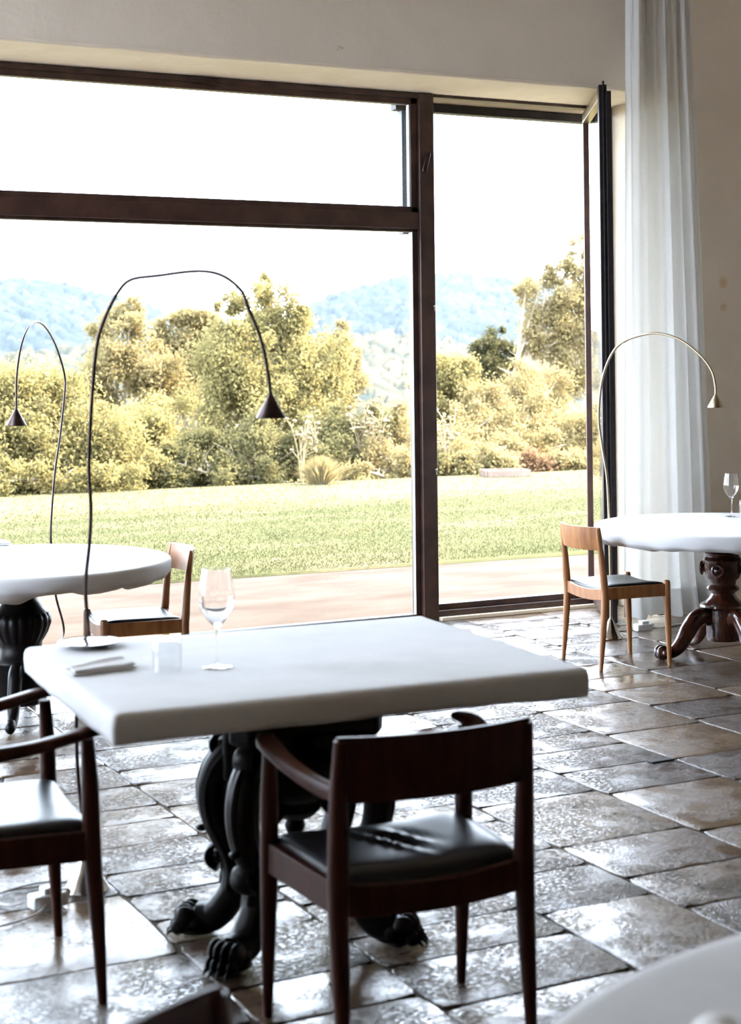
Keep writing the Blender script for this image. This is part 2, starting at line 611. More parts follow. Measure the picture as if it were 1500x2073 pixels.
def copy_tree(o, parent=None):
    c = o.copy()
    COL.objects.link(c)
    if parent is not None:
        c.parent = parent
    for ch in list(o.children):
        copy_tree(ch, c)
    return c


def smoothpath(pts, n=8):
    """Catmull-Rom through points"""
    pts = [Vector(p) for p in pts]
    P = [pts[0] * 2 - pts[1]] + pts + [pts[-1] * 2 - pts[-2]]
    out = []
    for i in range(1, len(P) - 2):
        for k in range(n):
            t = k / n
            a, b, c, d = P[i - 1], P[i], P[i + 1], P[i + 2]
            out.append(0.5 * ((2 * b) + (c - a) * t + (2 * a - 5 * b + 4 * c - d) * t * t + (3 * b - a - 3 * c + d) * t ** 3))
    out.append(pts[-1])
    return out


def lerp_list(vals, n):
    out = []
    for i in range(len(vals) - 1):
        for k in range(n):
            t = k / n
            out.append(vals[i] * (1 - t) + vals[i + 1] * t)
    return out + [vals[-1]]


# ------------------------------------------------------------------ the room
YI, YF, ZS = 8.40, 8.99, 3.362        # inner wall face, frame plane, underside of lintel
X0, X1 = -0.40, 6.30                  # the opening
RL, RR, RB, RC = -2.2, 9.2, -6.0, 5.3  # room limits
random.seed(4)
rng = np.random.default_rng(7)


def plaster_wall_with_hole():
    mb = MB()
    yo = 9.06
    mb.box(RL, X0, YI, yo, 0, RC)
    mb.box(X1, RR, YI, yo, 0, RC)
    mb.box(X0, X1, YI, yo, ZS + 0.005, RC)
    return mb


structure(plaster_wall_with_hole().build('wall_back', M['plaster'], smooth=False))
wl = MB()
SY0, SY1, SZ1 = 5.3, 8.1, 4.4        # unseen opening added in the left wall to light the room
wl.box(RL - 0.4, RL, RB, SY0, 0, RC)
wl.box(RL - 0.4, RL, SY1, 9.06, 0, RC)
wl.box(RL - 0.4, RL, SY0, SY1, SZ1, RC)
structure(wl.build('wall_left', M['plaster'], smooth=False))
structure(MB().box(RR, RR + 0.2, RB, 9.06, 0, RC).build('wall_right', M['plaster'], smooth=False))
structure(MB().box(RL, RR, RB - 0.2, RB, 0, RC).build('wall_front', M['dark_wall'], smooth=False))
structure(MB().box(RL, RR, RB, 9.06, RC, RC + 0.2).build('ceiling', M['plaster'], smooth=False))

# plastered underside of the lintel with its hand-trowelled lower edge, and the reveal on the right
def lintel_lining():
    n = 90
    vs, fs = [], []
    ys = [YI - 0.004, YI + 0.012, YI + 0.3, YF + 0.07]
    for i in range(n + 1):
        x = X0 + (X1 - X0) * i / n
        wob = 0.010 * noise.noise(Vector((x * 1.7, 3.1, 0))) + 0.004 * noise.noise(Vector((x * 7, 1.1, 0)))
        for j, y in enumerate(ys):
            z = ZS + (0.016 + wob if j == 0 else (wob * (1 - j / 3)))
            vs.append((x, y, z))
    for i in range(n):
        for j in range(3):
            a = i * 4 + j
            fs.append((a, a + 4, a + 5, a + 1))
    return MB().add(vs, fs)


structure(lintel_lining().build('trim_1', M['soffit']))
structure(MB().box(X1 - 0.012, X1 + 0.002, YI - 0.002, YF - 0.03, 0, ZS).build('trim_2', M['soffit'], smooth=False))


# floor of individual worn slabs laid in columns running to the window
def floor_mesh():
    vs, fs, cols = [], [], []
    rnd = random.Random(11)
    x = RL
    while x < RR - 0.05:
        wdt = rnd.uniform(0.40, 0.70)
        if RR - (x + wdt) < 0.3:
            wdt = RR - x
        y = RB - rnd.uniform(0, 0.5)
        while y < YF + 0.05:
            ln = rnd.choice((0.20, 0.25, 0.30, 0.36, 0.42, 0.52))*rnd.uniform(0.92, 1.08)
            y1 = min(y + ln, YF + 0.08)
            ya = max(y, RB)
            if y1 - ya > 0.06:
                # perimeter with wobble
                g = 0.0028
                xa, xb, yb = x + g, x + wdt - g, y1 - g
                yaa = ya + g
                m = 7
                per = []
                for k in range(m):
                    per.append((xa + (xb - xa) * k / m, yaa))
                for k in range(m):
                    per.append((xb, yaa + (yb - yaa) * k / m))
                for k in range(m):
                    per.append((xb - (xb - xa) * k / m, yb))
                for k in range(m):
                    per.append((xa, yb - (yb - yaa) * k / m))
                cxp, cyp = (xa + xb) / 2, (yaa + yb) / 2
                q = rnd.random() * 50
                P = []
                for i, (px, py) in enumerate(per):
                    corner = i % m == 0
                    jx = 0.0045 * noise.noise(Vector((px * 9, py * 9, q)))
                    jy = 0.0045 * noise.noise(Vector((px * 9, py * 9, q + 9)))
                    s = 0.010 if corner else 0.0
                    P.append((px + jx - s * (1 if px > cxp else -1), py + jy - s * (1 if py > cyp else -1)))
                dz = rnd.uniform(-0.0015, 0.0015)
                tx, ty = rnd.uniform(-0.002, 0.002), rnd.uniform(-0.002, 0.002)
                tone = rnd.random()
                gr = rnd.random()
                gr = 0.16 if gr < 0.13 else (0.35 + 0.65 * rnd.random())
                k0 = len(vs)
                np_ = len(P)
                for shrink, z in ((1.0, -0.012), (1.0, -0.0035), (0.0025, -0.0008), (0.006, 0.0)):
                    for (px, py) in P:
                        if shrink < 1:
                            d = math.hypot(px - cxp, py - cyp)
                            f = max(0, 1 - shrink / max(d, 1e-4))
                            px2, py2 = cxp + (px - cxp) * f, cyp + (py - cyp) * f
                        else:
                            px2, py2 = px, py
                        vs.append((px2, py2, z + (dz + tx * (px2 - cxp) + ty * (py2 - cyp) if z > -0.01 else 0)))
                        cols.append((tone, gr, rnd.random(), 1))
                for r in range(3):
                    for i in range(np_):
                        j = (i + 1) % np_
                        fs.append((k0 + r * np_ + i, k0 + r * np_ + j, k0 + (r + 1) * np_ + j, k0 + (r + 1) * np_ + i))
                fs.append(tuple(k0 + 3 * np_ + i for i in range(np_)))
            y = y1
            if y >= YF + 0.05:
                break
        x += wdt
    k0 = len(vs)
    ng = len(fs)
    vs += [(RL, RB, -0.0065), (RR, RB, -0.0065), (RR, YF + 0.09, -0.0065), (RL, YF + 0.09, -0.0065)]
    cols += [(0.5, 0.5, 0.5, 1)] * 4
    fs.append((k0, k0 + 1, k0 + 2, k0 + 3))
    me = bpy.data.meshes.new('floor')
    me.from_pydata(vs, [], fs)
    me.materials.append(M['floor'])
    me.materials.append(M['grout'])
    me.polygons[ng].material_index = 1
    at = me.color_attributes.new('slab', 'FLOAT_COLOR', 'POINT')
    at.data.foreach_set('color', np.array(cols, dtype=np.float32).ravel())
    me.shade_smooth()
    me.set_sharp_from_angle(angle=math.radians(25))
    o = bpy.data.objects.new('floor', me)
    COL.objects.link(o)
    return structure(o)


floor_mesh()

# ------------------------------------------------------------------ window and door
PX0, PX1 = 4.762, 4.903      # the post between window and door
win = structure(empty('window_1', (0, 0, 0)))
FY0, FY1 = 8.95, 9.05


def bar(name, x0, x1, z0, z1, y0=FY0, y1=FY1, m='frame', parent=win, bevel=0.006):
    return MB().box(x0, x1, y0, y1, z0, z1).build(name, M[m], parent, bevel=bevel)


bar('frame_post', PX0 + 0.035, PX1, 0, ZS - 0.005, FY0 - 0.015, FY1 + 0.02)
bar('frame_head', X0, PX0 + 0.04, 3.322, ZS - 0.004)
bar('frame_rail', X0, PX0 + 0.04, 2.492, 2.600)
bar('frame_sill', X0, PX0 + 0.04, 0.0, 0.036)
bar('frame_jamb', X0, X0 + 0.09, 0.0, ZS - 0.004)
# upper sash with raised profile, handle and panes
sash = MB()
for (a, b_, c, d) in ((X0 + 0.09, PX0 + 0.033, 3.283, 3.328), (X0 + 0.09, PX0 + 0.033, 2.590, 2.634), (PX0 - 0.016, PX0 + 0.033, 2.590, 3.328)):
    sash.box(a, b_, 8.962, 9.02, c, d)
sash.build('sash', M['frame'], win, bevel=0.005)
inner = MB()
for (a, b_, c, d) in ((X0 + 0.09, PX0 + 0.036, 2.474, 2.494), (PX0 - 0.002, PX0 + 0.036, 0.034, 2.494), (X0 + 0.09, PX0 + 0.036, 0.030, 0.048)):
    inner.box(a, b_, 8.975, 9.03, c, d)
inner.build('glazing_bead', M['frame'], win, bevel=0.004)
bead = MB()
for (a, b_, c, d) in ((PX0 - 0.006, PX0 - 0.002, 0.048, 2.474), (X0 + 0.09, PX0 - 0.002, 0.043, 0.048), (PX0 - 0.021, PX0 - 0.016, 2.634, 3.283)):
    bead.box(a, b_, 8.972, 9.0, c, d)
bead.build('glazing_gasket', M['gasket'], win, smooth=False)
for (z0, z1) in ((0.044, 2.478), (2.630, 3.287)):
    MB().add([(X0 + 0.08, 9.005, z0), (PX0 + 0.005, 9.005, z0), (PX0 + 0.005, 9.005, z1), (X0 + 0.08, 9.005, z1)], [(0, 1, 2, 3)]).build('pane', M['pane'], win, smooth=False)
h = MB()
hm = Matrix.Translation((4.842, 8.925, 2.93)) @ Matrix.Rotation(math.radians(14), 4, 'Y')
h.box(-0.016, 0.016, -0.012, 0.012, -0.085, 0.05, hm)
h.box(-0.010, 0.010, 0.0, 0.025, -0.02, 0.02, hm)
h.build('handle', M['nickel'], win, bevel=0.006)
# small hinge plate on the head, keyhole escutcheons on the post
hp = MB()
hp.box(3.27, 3.45, 8.935, 8.955, 3.318, 3.336)
hp.box(3.33, 3.47, 8.925, 8.940, 3.312, 3.322)
hp.build('hinge_plate', M['nickel'], win, bevel=0.003)
for z in (2.0, 0.96):
    e = MB()
    e.ball((PX1 - 0.012, 8.935, z), 0.009, 10, 6)
    e.box(PX1 - 0.016, PX1 - 0.008, 8.930, 8.937, z - 0.03, z)
    e.build('escutcheon', M['steel'], win)

door = structure(empty('door_1', (0, 0, 0)))
DX1 = 6.215
bar('frame_jamb', DX1, X1 - 0.012, 0, ZS - 0.004, parent=door)
bar('frame_head', PX1, DX1, 3.342, ZS - 0.003, y0=8.97, parent=door, bevel=0.003)
th = MB().box(PX1, DX1, 8.965, 9.05, 0.024, 0.100)
th.box(PX1, DX1, 8.935, 8.97, 0.024, 0.062)
th.build('frame_sill', M['frame'], door, bevel=0.004)
MB().box(PX1, DX1, 8.90, 9.05, 0.0, 0.024).build('threshold', M['soffit'], door, bevel=0.004)
# the open leaf stands edge-on to the room, turned on its pivot
LF, LN = Vector((6.262, 9.235, 0)), Vector((5.742, 8.262, 0))
ld = (LN - LF)
LW = ld.length
leaf_m = Matrix.Translation(LF) @ Matrix.Rotation(math.atan2(ld.y, ld.x), 4, 'Z')
ZT = 3.352
leaf = MB().box(0, 0.045, -0.020, 0.020, 0.03, ZT).build('leaf_stile', M['frame'], door, bevel=0.004, mat=leaf_m)
near = MB()
near.box(LW - 0.075, LW, -0.030, 0.020, 0.012, ZT + 0.012)
near.box(LW - 0.055, LW + 0.012, 0.014, 0.045, 0.012, ZT - 0.03)
near.box(LW - 0.02, LW + 0.006, -0.008, 0.004, 0.012, ZT + 0.035)
near.build('leaf_stile', M['black_metal'], door, bevel=0.003, mat=leaf_m)
MB().box(0.05, LW - 0.07, -0.026, 0.026, ZT - 0.07, ZT).build('leaf_rail', M['brass'], door, bevel=0.004, mat=leaf_m)  # brass colour paints the yellow light on this dark rail's underside
MB().box(0.05, LW - 0.07, -0.026, 0.026, 0.03, 0.12).build('leaf_rail', M['frame'], door, bevel=0.004, mat=leaf_m)
MB().add([(0.05, 0, 0.11), (LW - 0.07, 0, 0.11), (LW - 0.07, 0, ZT - 0.06), (0.05, 0, ZT - 0.06)], [(0, 1, 2, 3)]).build('leaf_pane', M['pane'], door, smooth=False, mat=leaf_m)

# outside: lintel underside, shutter bar and screen guide fixed to it
structure(MB().box(X0 - 0.5, X1 + 0.8, 9.06, 9.46, ZS + 0.018, 5.2).build('trim_3', M['render_out'], smooth=False))
structure(MB().box(PX1 - 0.05, X1 + 0.5, 9.36, 9.44, 3.318, 3.372).build('trim_4', M['black_metal'], bevel=0.004))
gd = MB().box(4.905, 4.998, 9.38, 9.45, 2.50, ZS + 0.02)
structure(gd.build('trim_5', M['screen'], bevel=0.004))


# ------------------------------------------------------------------ curtain
def curtain():
    nu, nv = 420, 90
    vs, fs = [], []
    zt, zb = 5.0, 0.035
    for j in range(nv + 1):
        z = zb + (zt - zb) * j / nv
        f = j / nv                      # 0 at the hem, 1 at the top
        xl = 5.845 + 0.075 * f
        xr = 6.59 - 0.16 * f - 0.05 * f * f
        if z < 0.5:
            xr += 0.05 * (1 - z / 0.5) ** 2
        for i in range(nu + 1):
            u = i / nu
            ph = u * 2 * math.pi
            wobble = 0.35 * math.sin(z * 0.9 + u * 7)
            amp = 0.062 * (1 - 0.40 * f)
            a = math.sin(ph * 4.0 + 0.6 + wobble * 0.6 + 1.3 * math.sin(ph * 1.3 + 1.0))
            b = math.sin(ph * 9.0 + 2.0 + 1.2 * math.sin(ph * 2.1))
            off = amp * ((0.95 - 0.3 * f) * a + 0.34 * (0.15 + f) * b)
            top = max(0, (z - 3.2) / 1.8)
            off += 0.018 * top * math.sin(ph * 19 + 1.4)
            x = xl + (xr - xl) * u + 0.018 * math.cos(ph * 4 + 0.6 + wobble * 0.6)
            y = 8.245 + 0.05 * (u - 0.5) + off
            zz = z
            if j == 0:
                zz += 0.008 * math.sin(ph * 6) - 0.012 * u
            vs.append((x, y, zz))
    W = nu + 1
    for j in range(nv):
        for i in range(nu):
            a = j * W + i
            fs.append((a, a + 1, a + W + 1, a + W))
    c = MB().add(vs, fs).build('curtain', M['curtain'], angle=180)
    # the sewn hem, doubled cloth
    hs, hf = [], []
    rows = [j for j in range(nv + 1) if vs[j * W][2] < 0.21]
    for j in rows:
        for i in range(W):
            p = Vector(vs[j * W + i])
            hs.append((p.x, p.y - 0.004, p.z + 0.001))
    for j in range(len(rows) - 1):
        for i in range(nu):
            a = j * W + i
            hf.append((a, a + 1, a + W + 1, a + W))
    MB().add(hs, hf).build('hem', M['curtain'], c, angle=180)
    MB().tube([(5.7, 8.25, 5.03), (6.75, 8.25, 5.03)], 0.014).build('curtain_rod', M['steel'], c)
    MB().box(6.2, 6.24, 8.24, 8.40, 5.02, 5.05).build('rod_bracket', M['steel'], c)
    return tag(c, 'floor-length sheer white curtain hanging in folds beside the open glass door', 'curtain')


curtain()


# ------------------------------------------------------------------ chairs
def post(mb, pts, rads, seg=14):
    mb.tube(smoothpath(pts, 5), lerp_list(rads, 5), seg)
    return mb


def seat_cushion(w0, w1, d, z, th=0.045, crease=False, dip=0.012):
    """leather seat: w0 rear width, w1 front width; saddle-dipped, crowned"""
    nx, ny = 44, 40
    vs, fs = [], []

    def pt(u, v, under=False):
        hw = 0.5 * (w0 + (w1 - w0) * (v * 0.5 + 0.5))
        # slightly rounded square outline
        x = u * hw
        y = v * d / 2
        k = max(abs(u), abs(v))
        e = (1 - abs(u) ** 6) * (1 - abs(v) ** 6)
        edge = max(0.0, e) ** 0.32
        zz = z + (th * edge if not under else 0.0)
        zz -= dip * (1 - u * u) * (1 if not under else 0.6)
        if crease and not under:
            for (cx, cv, L, dx, amp) in ((-0.18, 0.05, 0.55, 0.35, 0.011), (0.10, 0.12, 0.38, 0.30, 0.008)):
                t = (v - cv)
                s = (u - cx + dx * t)
                zz += amp * math.exp(-(s / 0.055) ** 2 - (t / L) ** 2) - 0.8 * amp * math.exp(-((s - 0.12) / 0.07) ** 2 - (t / L) ** 2)
        return (x, y, zz)
    for j in range(ny + 1):
        for i in range(nx + 1):
            u = math.sin((-1 + 2 * i / nx) * math.pi / 2)
            v = math.sin((-1 + 2 * j / ny) * math.pi / 2)
            vs.append(pt(u, v))
    W = nx + 1
    for j in range(ny):
        for i in range(nx):
            a = j * W + i
            fs.append((a, a + 1, a + W + 1, a + W))
    k0 = len(vs)
    for j in range(ny + 1):
        for i in range(nx + 1):
            u = math.sin((-1 + 2 * i / nx) * math.pi / 2)
            v = math.sin((-1 + 2 * j / ny) * math.pi / 2)
            p = pt(u, v, True)
            vs.append((p[0], p[1], p[2] - 0.004))
    for j in range(ny):
        for i in range(nx):
            a = k0 + j * W + i
            fs.append((a, a + W, a + W + 1, a + 1))
    # close the rim
    rim = [i for i in range(W)] + [j * W + nx for j in range(1, ny + 1)] + [ny * W + i for i in range(nx - 1, -1, -1)] + [j * W for j in range(ny - 1, 0, -1)]
    for a, b in zip(rim, rim[1:] + rim[:1]):
        fs.append((a, b, b + k0, a + k0))
    return MB().add(vs, fs)


def rail_curved(p, q, z0, z1, th, dip, nrm):
    """seat rail from p to q with a saddle-dipped upper and lower edge"""
    n = 16
    p, q = Vector((*p, 0)), Vector((*q, 0))
    nv = Vector((*nrm, 0)) * th
    vs, fs = [], []
    for i in range(n + 1):
        t = i / n
        b = p.lerp(q, t)
        s = dip * (1 - (2 * t - 1) ** 2)
        for (o, z) in ((0, z0 - s * 0.8), (1, z0 - s * 0.8), (1, z1 - s), (0, z1 - s)):
            vs.append(b + nv * o + Vector((0, 0, z)))
    for i in range(n):
        for k in range(4):
            k2 = (k + 1) % 4
            a = i * 4
            fs.append((a + k, a + k2, a + 4 + k2, a + 4 + k))
    fs.append((3, 2, 1, 0))
    fs.append((n * 4, n * 4 + 1, n * 4 + 2, n * 4 + 3))
    return MB().add(vs, fs)


def back_board(xa, ya, xb, yb, z0, z1, bow, th, lean=0.03, rise=0.0):
    """bent backrest board between two posts, bowed to the rear (towards -y)"""
    n, m = 24, 8
    vs, fs = [], []
    for side in (0, 1):
        for i in range(n + 1):
            t = i / n
            s = 1 - (2 * t - 1) ** 2
            x = xa + (xb - xa) * t
            y = ya + (yb - ya) * t - bow * s
            for j in range(m + 1):
                f = j / m
                z = z0 + (z1 - z0) * f - rise * s * 0.5 * (1 if f > 0.5 else 1)
                tk = th * (0.55 + 0.45 * math.sin(math.pi * min(1, max(0, f * 0.9 + 0.05))))
                vs.append((x, y - lean * f + (tk / 2 if side else -tk / 2), z))
    W = m + 1
    S = (n + 1) * W
    for i in range(n):
        for j in range(m):
            a = i * W + j
            fs.append((a, a + 1, a + W + 1, a + W))
            fs.append((S + a, S + a + W, S + a + W + 1, S + a + 1))
    for i in range(n):
        a = i * W
        fs.append((a, a + W, S + a + W, S + a))
        a = i * W + m
        fs.append((a, S + a, S + a + W, a + W))
    for j in range(m):
        fs.append((j, S + j, S + j + 1, j + 1))
        a = n * W + j
        fs.append((a, a + 1, S + a + 1, S + a))
    return MB().add(vs, fs)


def make_side_chair(loc, rz, wood='teak'):
    """faces local +y"""
    c = empty('dining_chair', loc, rz)
    W = M[wood]
    hw, fy, by = 0.197, 0.190, -0.195
    for s in (-1, 1):
        post(MB(), [(s * hw, fy + 0.012, 0), (s * hw, fy + 0.006, 0.20), (s * hw, fy, 0.38), (s * hw, fy, 0.435), (s * hw, fy, 0.452), (s * hw, fy, 0.456)],
             [0.0105, 0.0165, 0.0195, 0.0185, 0.0165, 0.008]).build('leg', W, c)
    for s in (-1, 1):
        post(MB(), [(s * hw, by - 0.03, 0), (s * hw, by - 0.012, 0.20), (s * hw, by, 0.38), (s * hw, by - 0.004, 0.46), (s * (hw - 0.004), by - 0.016, 0.60), (s * (hw - 0.008), by - 0.034, 0.735), (s * (hw - 0.008), by - 0.035, 0.748)],
             [0.0105, 0.017, 0.0205, 0.0205, 0.0165, 0.0095, 0.004]).build('leg', W, c)
    for (p, q, nv, dp) in (((-hw, by - 0.010), (hw, by - 0.010), (0, 1), 0.020), ((-hw, fy - 0.010), (hw, fy - 0.010), (0, 1), 0.020)):
        rail_curved(p, q, 0.372, 0.436, 0.020, dp, nv).build('seat_rail', W, c, bevel=0.003)
    for s in (-1, 1):
        rail_curved((s * hw - 0.010, by), (s * hw - 0.010, fy), 0.372, 0.436, 0.020, 0.0, (1, 0)).build('seat_rail', W, c, bevel=0.003)
    sc_ = seat_cushion(0.378, 0.378, 0.372, 0.430, th=0.026, dip=0.016)
    sc_.build('seat', M['leather'], c, angle=180)
    back_board(-hw - 0.004, by - 0.014, hw + 0.004, by - 0.014, 0.632, 0.756, 0.055, 0.017, lean=0.016).build('backrest', W, c, bevel=0.002, angle=60)
    return c


def make_armchair(loc, rz, wood='teak_shaded'):
    c = empty('armchair', loc, rz)
    W = M[wood]
    hf, hb, fy, by = 0.268, 0.239, 0.172, -0.205
    for s in (-1, 1):
        post(MB(), [(s * hf, fy + 0.024, 0), (s * hf, fy + 0.012, 0.22), (s * hf, fy, 0.40), (s * hf, fy - 0.004, 0.55), (s * hf, fy - 0.010, 0.672)],
             [0.012, 0.0195, 0.0235, 0.0225, 0.0165]).build('leg', W, c)
    for s in (-1, 1):
        post(MB(), [(s * hb, by - 0.030, 0), (s * hb, by - 0.012, 0.22), (s * hb, by, 0.42), (s * hb, by - 0.003, 0.52), (s * hb, by - 0.011, 0.66), (s * (hb - 0.002), by - 0.022, 0.765)],
             [0.0125, 0.021, 0.0255, 0.0245, 0.0205, 0.0165]).build('leg', W, c)
    rail_curved((-hb, by - 0.012), (hb, by - 0.012), 0.366, 0.440, 0.024, 0.022, (0, 1)).build('seat_rail', W, c, bevel=0.003)
    rail_curved((-hf, fy - 0.012), (hf, fy - 0.012), 0.366, 0.440, 0.024, 0.022, (0, 1)).build('seat_rail', W, c, bevel=0.003)
    for s in (-1, 1):
        p, q = Vector((s * hb - 0.012, by)), Vector((s * hf - 0.012, fy))
        rail_curved(p, q, 0.366, 0.440, 0.024, 0.0, (1, 0)).build('seat_rail', W, c, bevel=0.003)
    seat_cushion(0.470, 0.505, 0.372, 0.430, th=0.044, crease=True, dip=0.018).build('seat', M['leather'], c, angle=180)
    back_board(-hb - 0.006, by - 0.006, hb + 0.006, by - 0.006, 0.622, 0.774, 0.045, 0.022, lean=0.014).build('backrest', W, c, bevel=0.003, angle=60)
    for s in (-1, 1):
        # arm: a flat blade, widening and curving in towards the front, sinking to the rear post
        path = smoothpath([(s * hb, by - 0.008, 0.640), (s * (hb + 0.020), by + 0.10, 0.648), (s * (hb + 0.034), by + 0.23, 0.664), (s * (hf + 0.012), fy - 0.03, 0.688), (s * (hf - 0.004), fy + 0.028, 0.694)], 6)
        wd = lerp_list([0.013, 0.017, 0.024, 0.028, 0.020], 6)
        hh = lerp_list([0.022, 0.020, 0.016, 0.014, 0.010], 6)
        mb = MB()
        vs, fs = [], []
        sg = 14
        for i, p in enumerate(path):
            t = (path[min(i + 1, len(path) - 1)] - path[max(0, i - 1)]).normalized()
            sd_ = Vector((t.y, -t.x, 0)).normalized()
            up = sd_.cross(t)
            for k in range(sg):
                th = 2 * math.pi * k / sg
                cc, ss = math.cos(th), math.sin(th)
                cc = math.copysign(abs(cc) ** 0.6, cc)
                ss = math.copysign(abs(ss) ** 0.6, ss)
                vs.append(p + sd_ * cc * wd[i] + up * ss * hh[i])
        for i in range(len(path) - 1):
            for k in range(sg):
                k2 = (k + 1) % sg
                fs.append((i * sg + k, i * sg + k2, (i + 1) * sg + k2, (i + 1) * sg + k))
        fs.append(tuple(range(sg)))
        fs.append(tuple((len(path) - 1) * sg + k for k in range(sg - 1, -1, -1)))
        mb.add(vs, fs).build('armrest', W, c, angle=50)
    return c


G_ARM = 'shade-darkened armchairs with black leather seats'
G_SIDE = 'light teak side chairs'
a1 = make_armchair((1.783, 3.478, 0), math.radians(-3.0))
tag(a1, 'shade-darkened wooden armchair with creased black leather seat, back turned, before the square table', 'chair', G_ARM)
a2 = copy_tree(a1)
a2.location = (1.008, 4.240, 0)
a2.rotation_euler = (0, 0, math.radians(-90 - 3.5))
tag(a2, 'shade-darkened wooden armchair at the left edge, pushed against the short side of the square table', 'chair', G_ARM)
for ch in a2.children:
    if ch.name.startswith('seat') and 'rail' not in ch.name:
        tmp = seat_cushion(0.470, 0.505, 0.372, 0.430, th=0.044, crease=False, dip=0.018).build('seat', M['leather'], None, angle=180)
        ch.data = tmp.data
        bpy.data.objects.remove(tmp)
a3 = copy_tree(a1)
a3.location = (0.722, 1.703, 0)
a3.rotation_euler = (0, 0, math.radians(-141))
tag(a3, 'shade-darkened wooden chair at the bottom edge of which only the backrest corner shows', 'chair', G_ARM)

s1 = make_side_chair((5.053, 7.203, 0), math.radians(-93.5))
tag(s1, 'honey-coloured wooden side chair with black seat beside the right round table', 'chair', G_SIDE)
s2 = copy_tree(s1)
s2.location = (2.386, 7.379, 0)
s2.rotation_euler = (0, 0, math.radians(85))
tag(s2, 'wooden side chair with black seat standing by the window at the left round table', 'chair', G_SIDE)


# ------------------------------------------------------------------ tables
def cloth_box(hx, hy, zt, drop, r=0.02, hem=0.006, seed=1):
    """fitted cloth over a rectangular top: flat, soft edge, short skirt tucked under"""
    def outline(inset, n=24, cr=0.018):
        pts = []
        a, b = hx - inset, hy - inset
        c = max(0.004, cr - inset)
        for (sx, sy, t0) in ((1, 1, 0), (-1, 1, 90), (-1, -1, 180), (1, -1, 270)):
            for k in range(7):
                th = math.radians(t0 + 90 * k / 6)
                pts.append((sx * (a - c) + c * math.cos(th), sy * (b - c) + c * math.sin(th)))
        out = []
        for p, q in zip(pts, pts[1:] + pts[:1]):
            L = math.hypot(q[0] - p[0], q[1] - p[1])
            m = max(1, int(L / 0.03))
            for k in range(m):
                out.append((p[0] + (q[0] - p[0]) * k / m, p[1] + (q[1] - p[1]) * k / m))
        return out
    base = outline(0)
    n = len(base)
    rows = []
    prof = [(0.30, 0.0), (0.10, 0.0), (0.03, 0.0), (0.014, -0.0015), (0.005, -0.007), (0.0, -0.018), (-0.001, -drop * 0.5), (0.0005, -drop * 0.8), (0.002, -drop), (0.012, -drop - 0.002), (0.06, -drop + 0.004)]
    vs, fs = [], []
    for ri, (ins, dz) in enumerate(prof):
        for i, (x, y) in enumerate(base):
            d = max(abs(x) / hx, abs(y) / hy)
            if ins >= 0.03:
                fx, fy = (hx - ins) / hx, (hy - ins) / hy
                X, Y = x * fx, y * fy
            else:
                L = math.hypot(x, y)
                nx, ny = (x / hx) ** 9, (y / hy) ** 9
                q = math.hypot(nx, ny) or 1
                X, Y = x - nx / q * ins, y - ny / q * ins
            wz = 0.0
            if ri >= 7:
                wz = hem * noise.noise(Vector((x * 3.1, y * 3.1, seed))) + hem * 0.5 * noise.noise(Vector((x * 11, y * 11, seed)))
            wx = 0.0018 * noise.noise(Vector((x * 5, y * 5, seed + ri))) if 4 < ri < 9 else 0
            top = 0.0012 * noise.noise(Vector((X * 6, Y * 6, seed))) if ri < 3 else 0
            vs.append((X * (1 + wx), Y * (1 + wx), zt + dz + wz + top))
    for r in range(len(prof) - 1):
        for i in range(n):
            j = (i + 1) % n
            fs.append((r * n + i, r * n + j, (r + 1) * n + j, (r + 1) * n + i))
    fs.append(tuple(range(n)))
    return MB().add(vs, fs)


def cloth_round(R, zt, drop, sag, lobes, seed, seg=200):
    prof = [(0.35, 0), (0.12, 0), (0.03, 0.0), (0.012, -0.0015), (0.004, -0.006), (0.0, -0.016), (0.0, -drop * 0.55), (0.002, -drop), (0.010, -drop - 0.006), (0.03, -drop - 0.012), (0.10, -drop - 0.006), (0.18, -drop + 0.006)]
    vs, fs = [], []
    for ri, (ins, dz) in enumerate(prof):
        for k in range(seg):
            th = 2 * math.pi * k / seg
            r = R - ins
            z = zt + dz
            if ri >= 7:
                lob = abs(math.sin(lobes * th / 2 + seed + 1.3 * math.sin(2 * th + seed))) * (0.6 + 0.4 * math.sin(3 * th + seed))
                fine = noise.noise(Vector((math.cos(th) * 6, math.sin(th) * 6, seed)))
                kf = (0.02, 0.10, 0.45, 1.0, 0.35)[ri - 7]
                z -= sag * kf * (0.40 + lob * 0.55 + 0.5 * fine)
                if ri in (8, 9):
                    r += 0.006 * math.sin(23 * th + seed)
            vs.append((r * math.cos(th), r * math.sin(th), z))
    for r in range(len(prof) - 1):
        for k in range(seg):
            j = (k + 1) % seg
            fs.append((r * seg + k, r * seg + j, (r + 1) * seg + j, (r + 1) * seg + k))
    fs.append(tuple(range(seg)))
    return MB().add(vs, fs)


def scroll(mb, c, r, ax_u, ax_w, tube=0.014, turns=1.35, width=0.03):
    """a carved volute: spiral ribbon with a round eye, in the plane of ax_u and z"""
    c = Vector(c)
    ax_u, ax_w = Vector(ax_u), Vector(ax_w)
    pts, rads = [], []
    n = 30
    for i in range(n + 1):
        t = i / n
        a = -math.pi / 2 + turns * 2 * math.pi * t
        rr = r * (1 - 0.72 * t)
        pts.append(c + ax_u * (rr * math.cos(a)) + Vector((0, 0, rr * math.sin(a))))
        rads.append(tube * (1 - 0.45 * t))
    mb.tube(pts, rads, 10, flat=width / tube, up=None)
    for s in (-1, 1):
        mb.ball(c + ax_w * (s * width * 0.55), r * 0.34, 12, 8)
    return mb


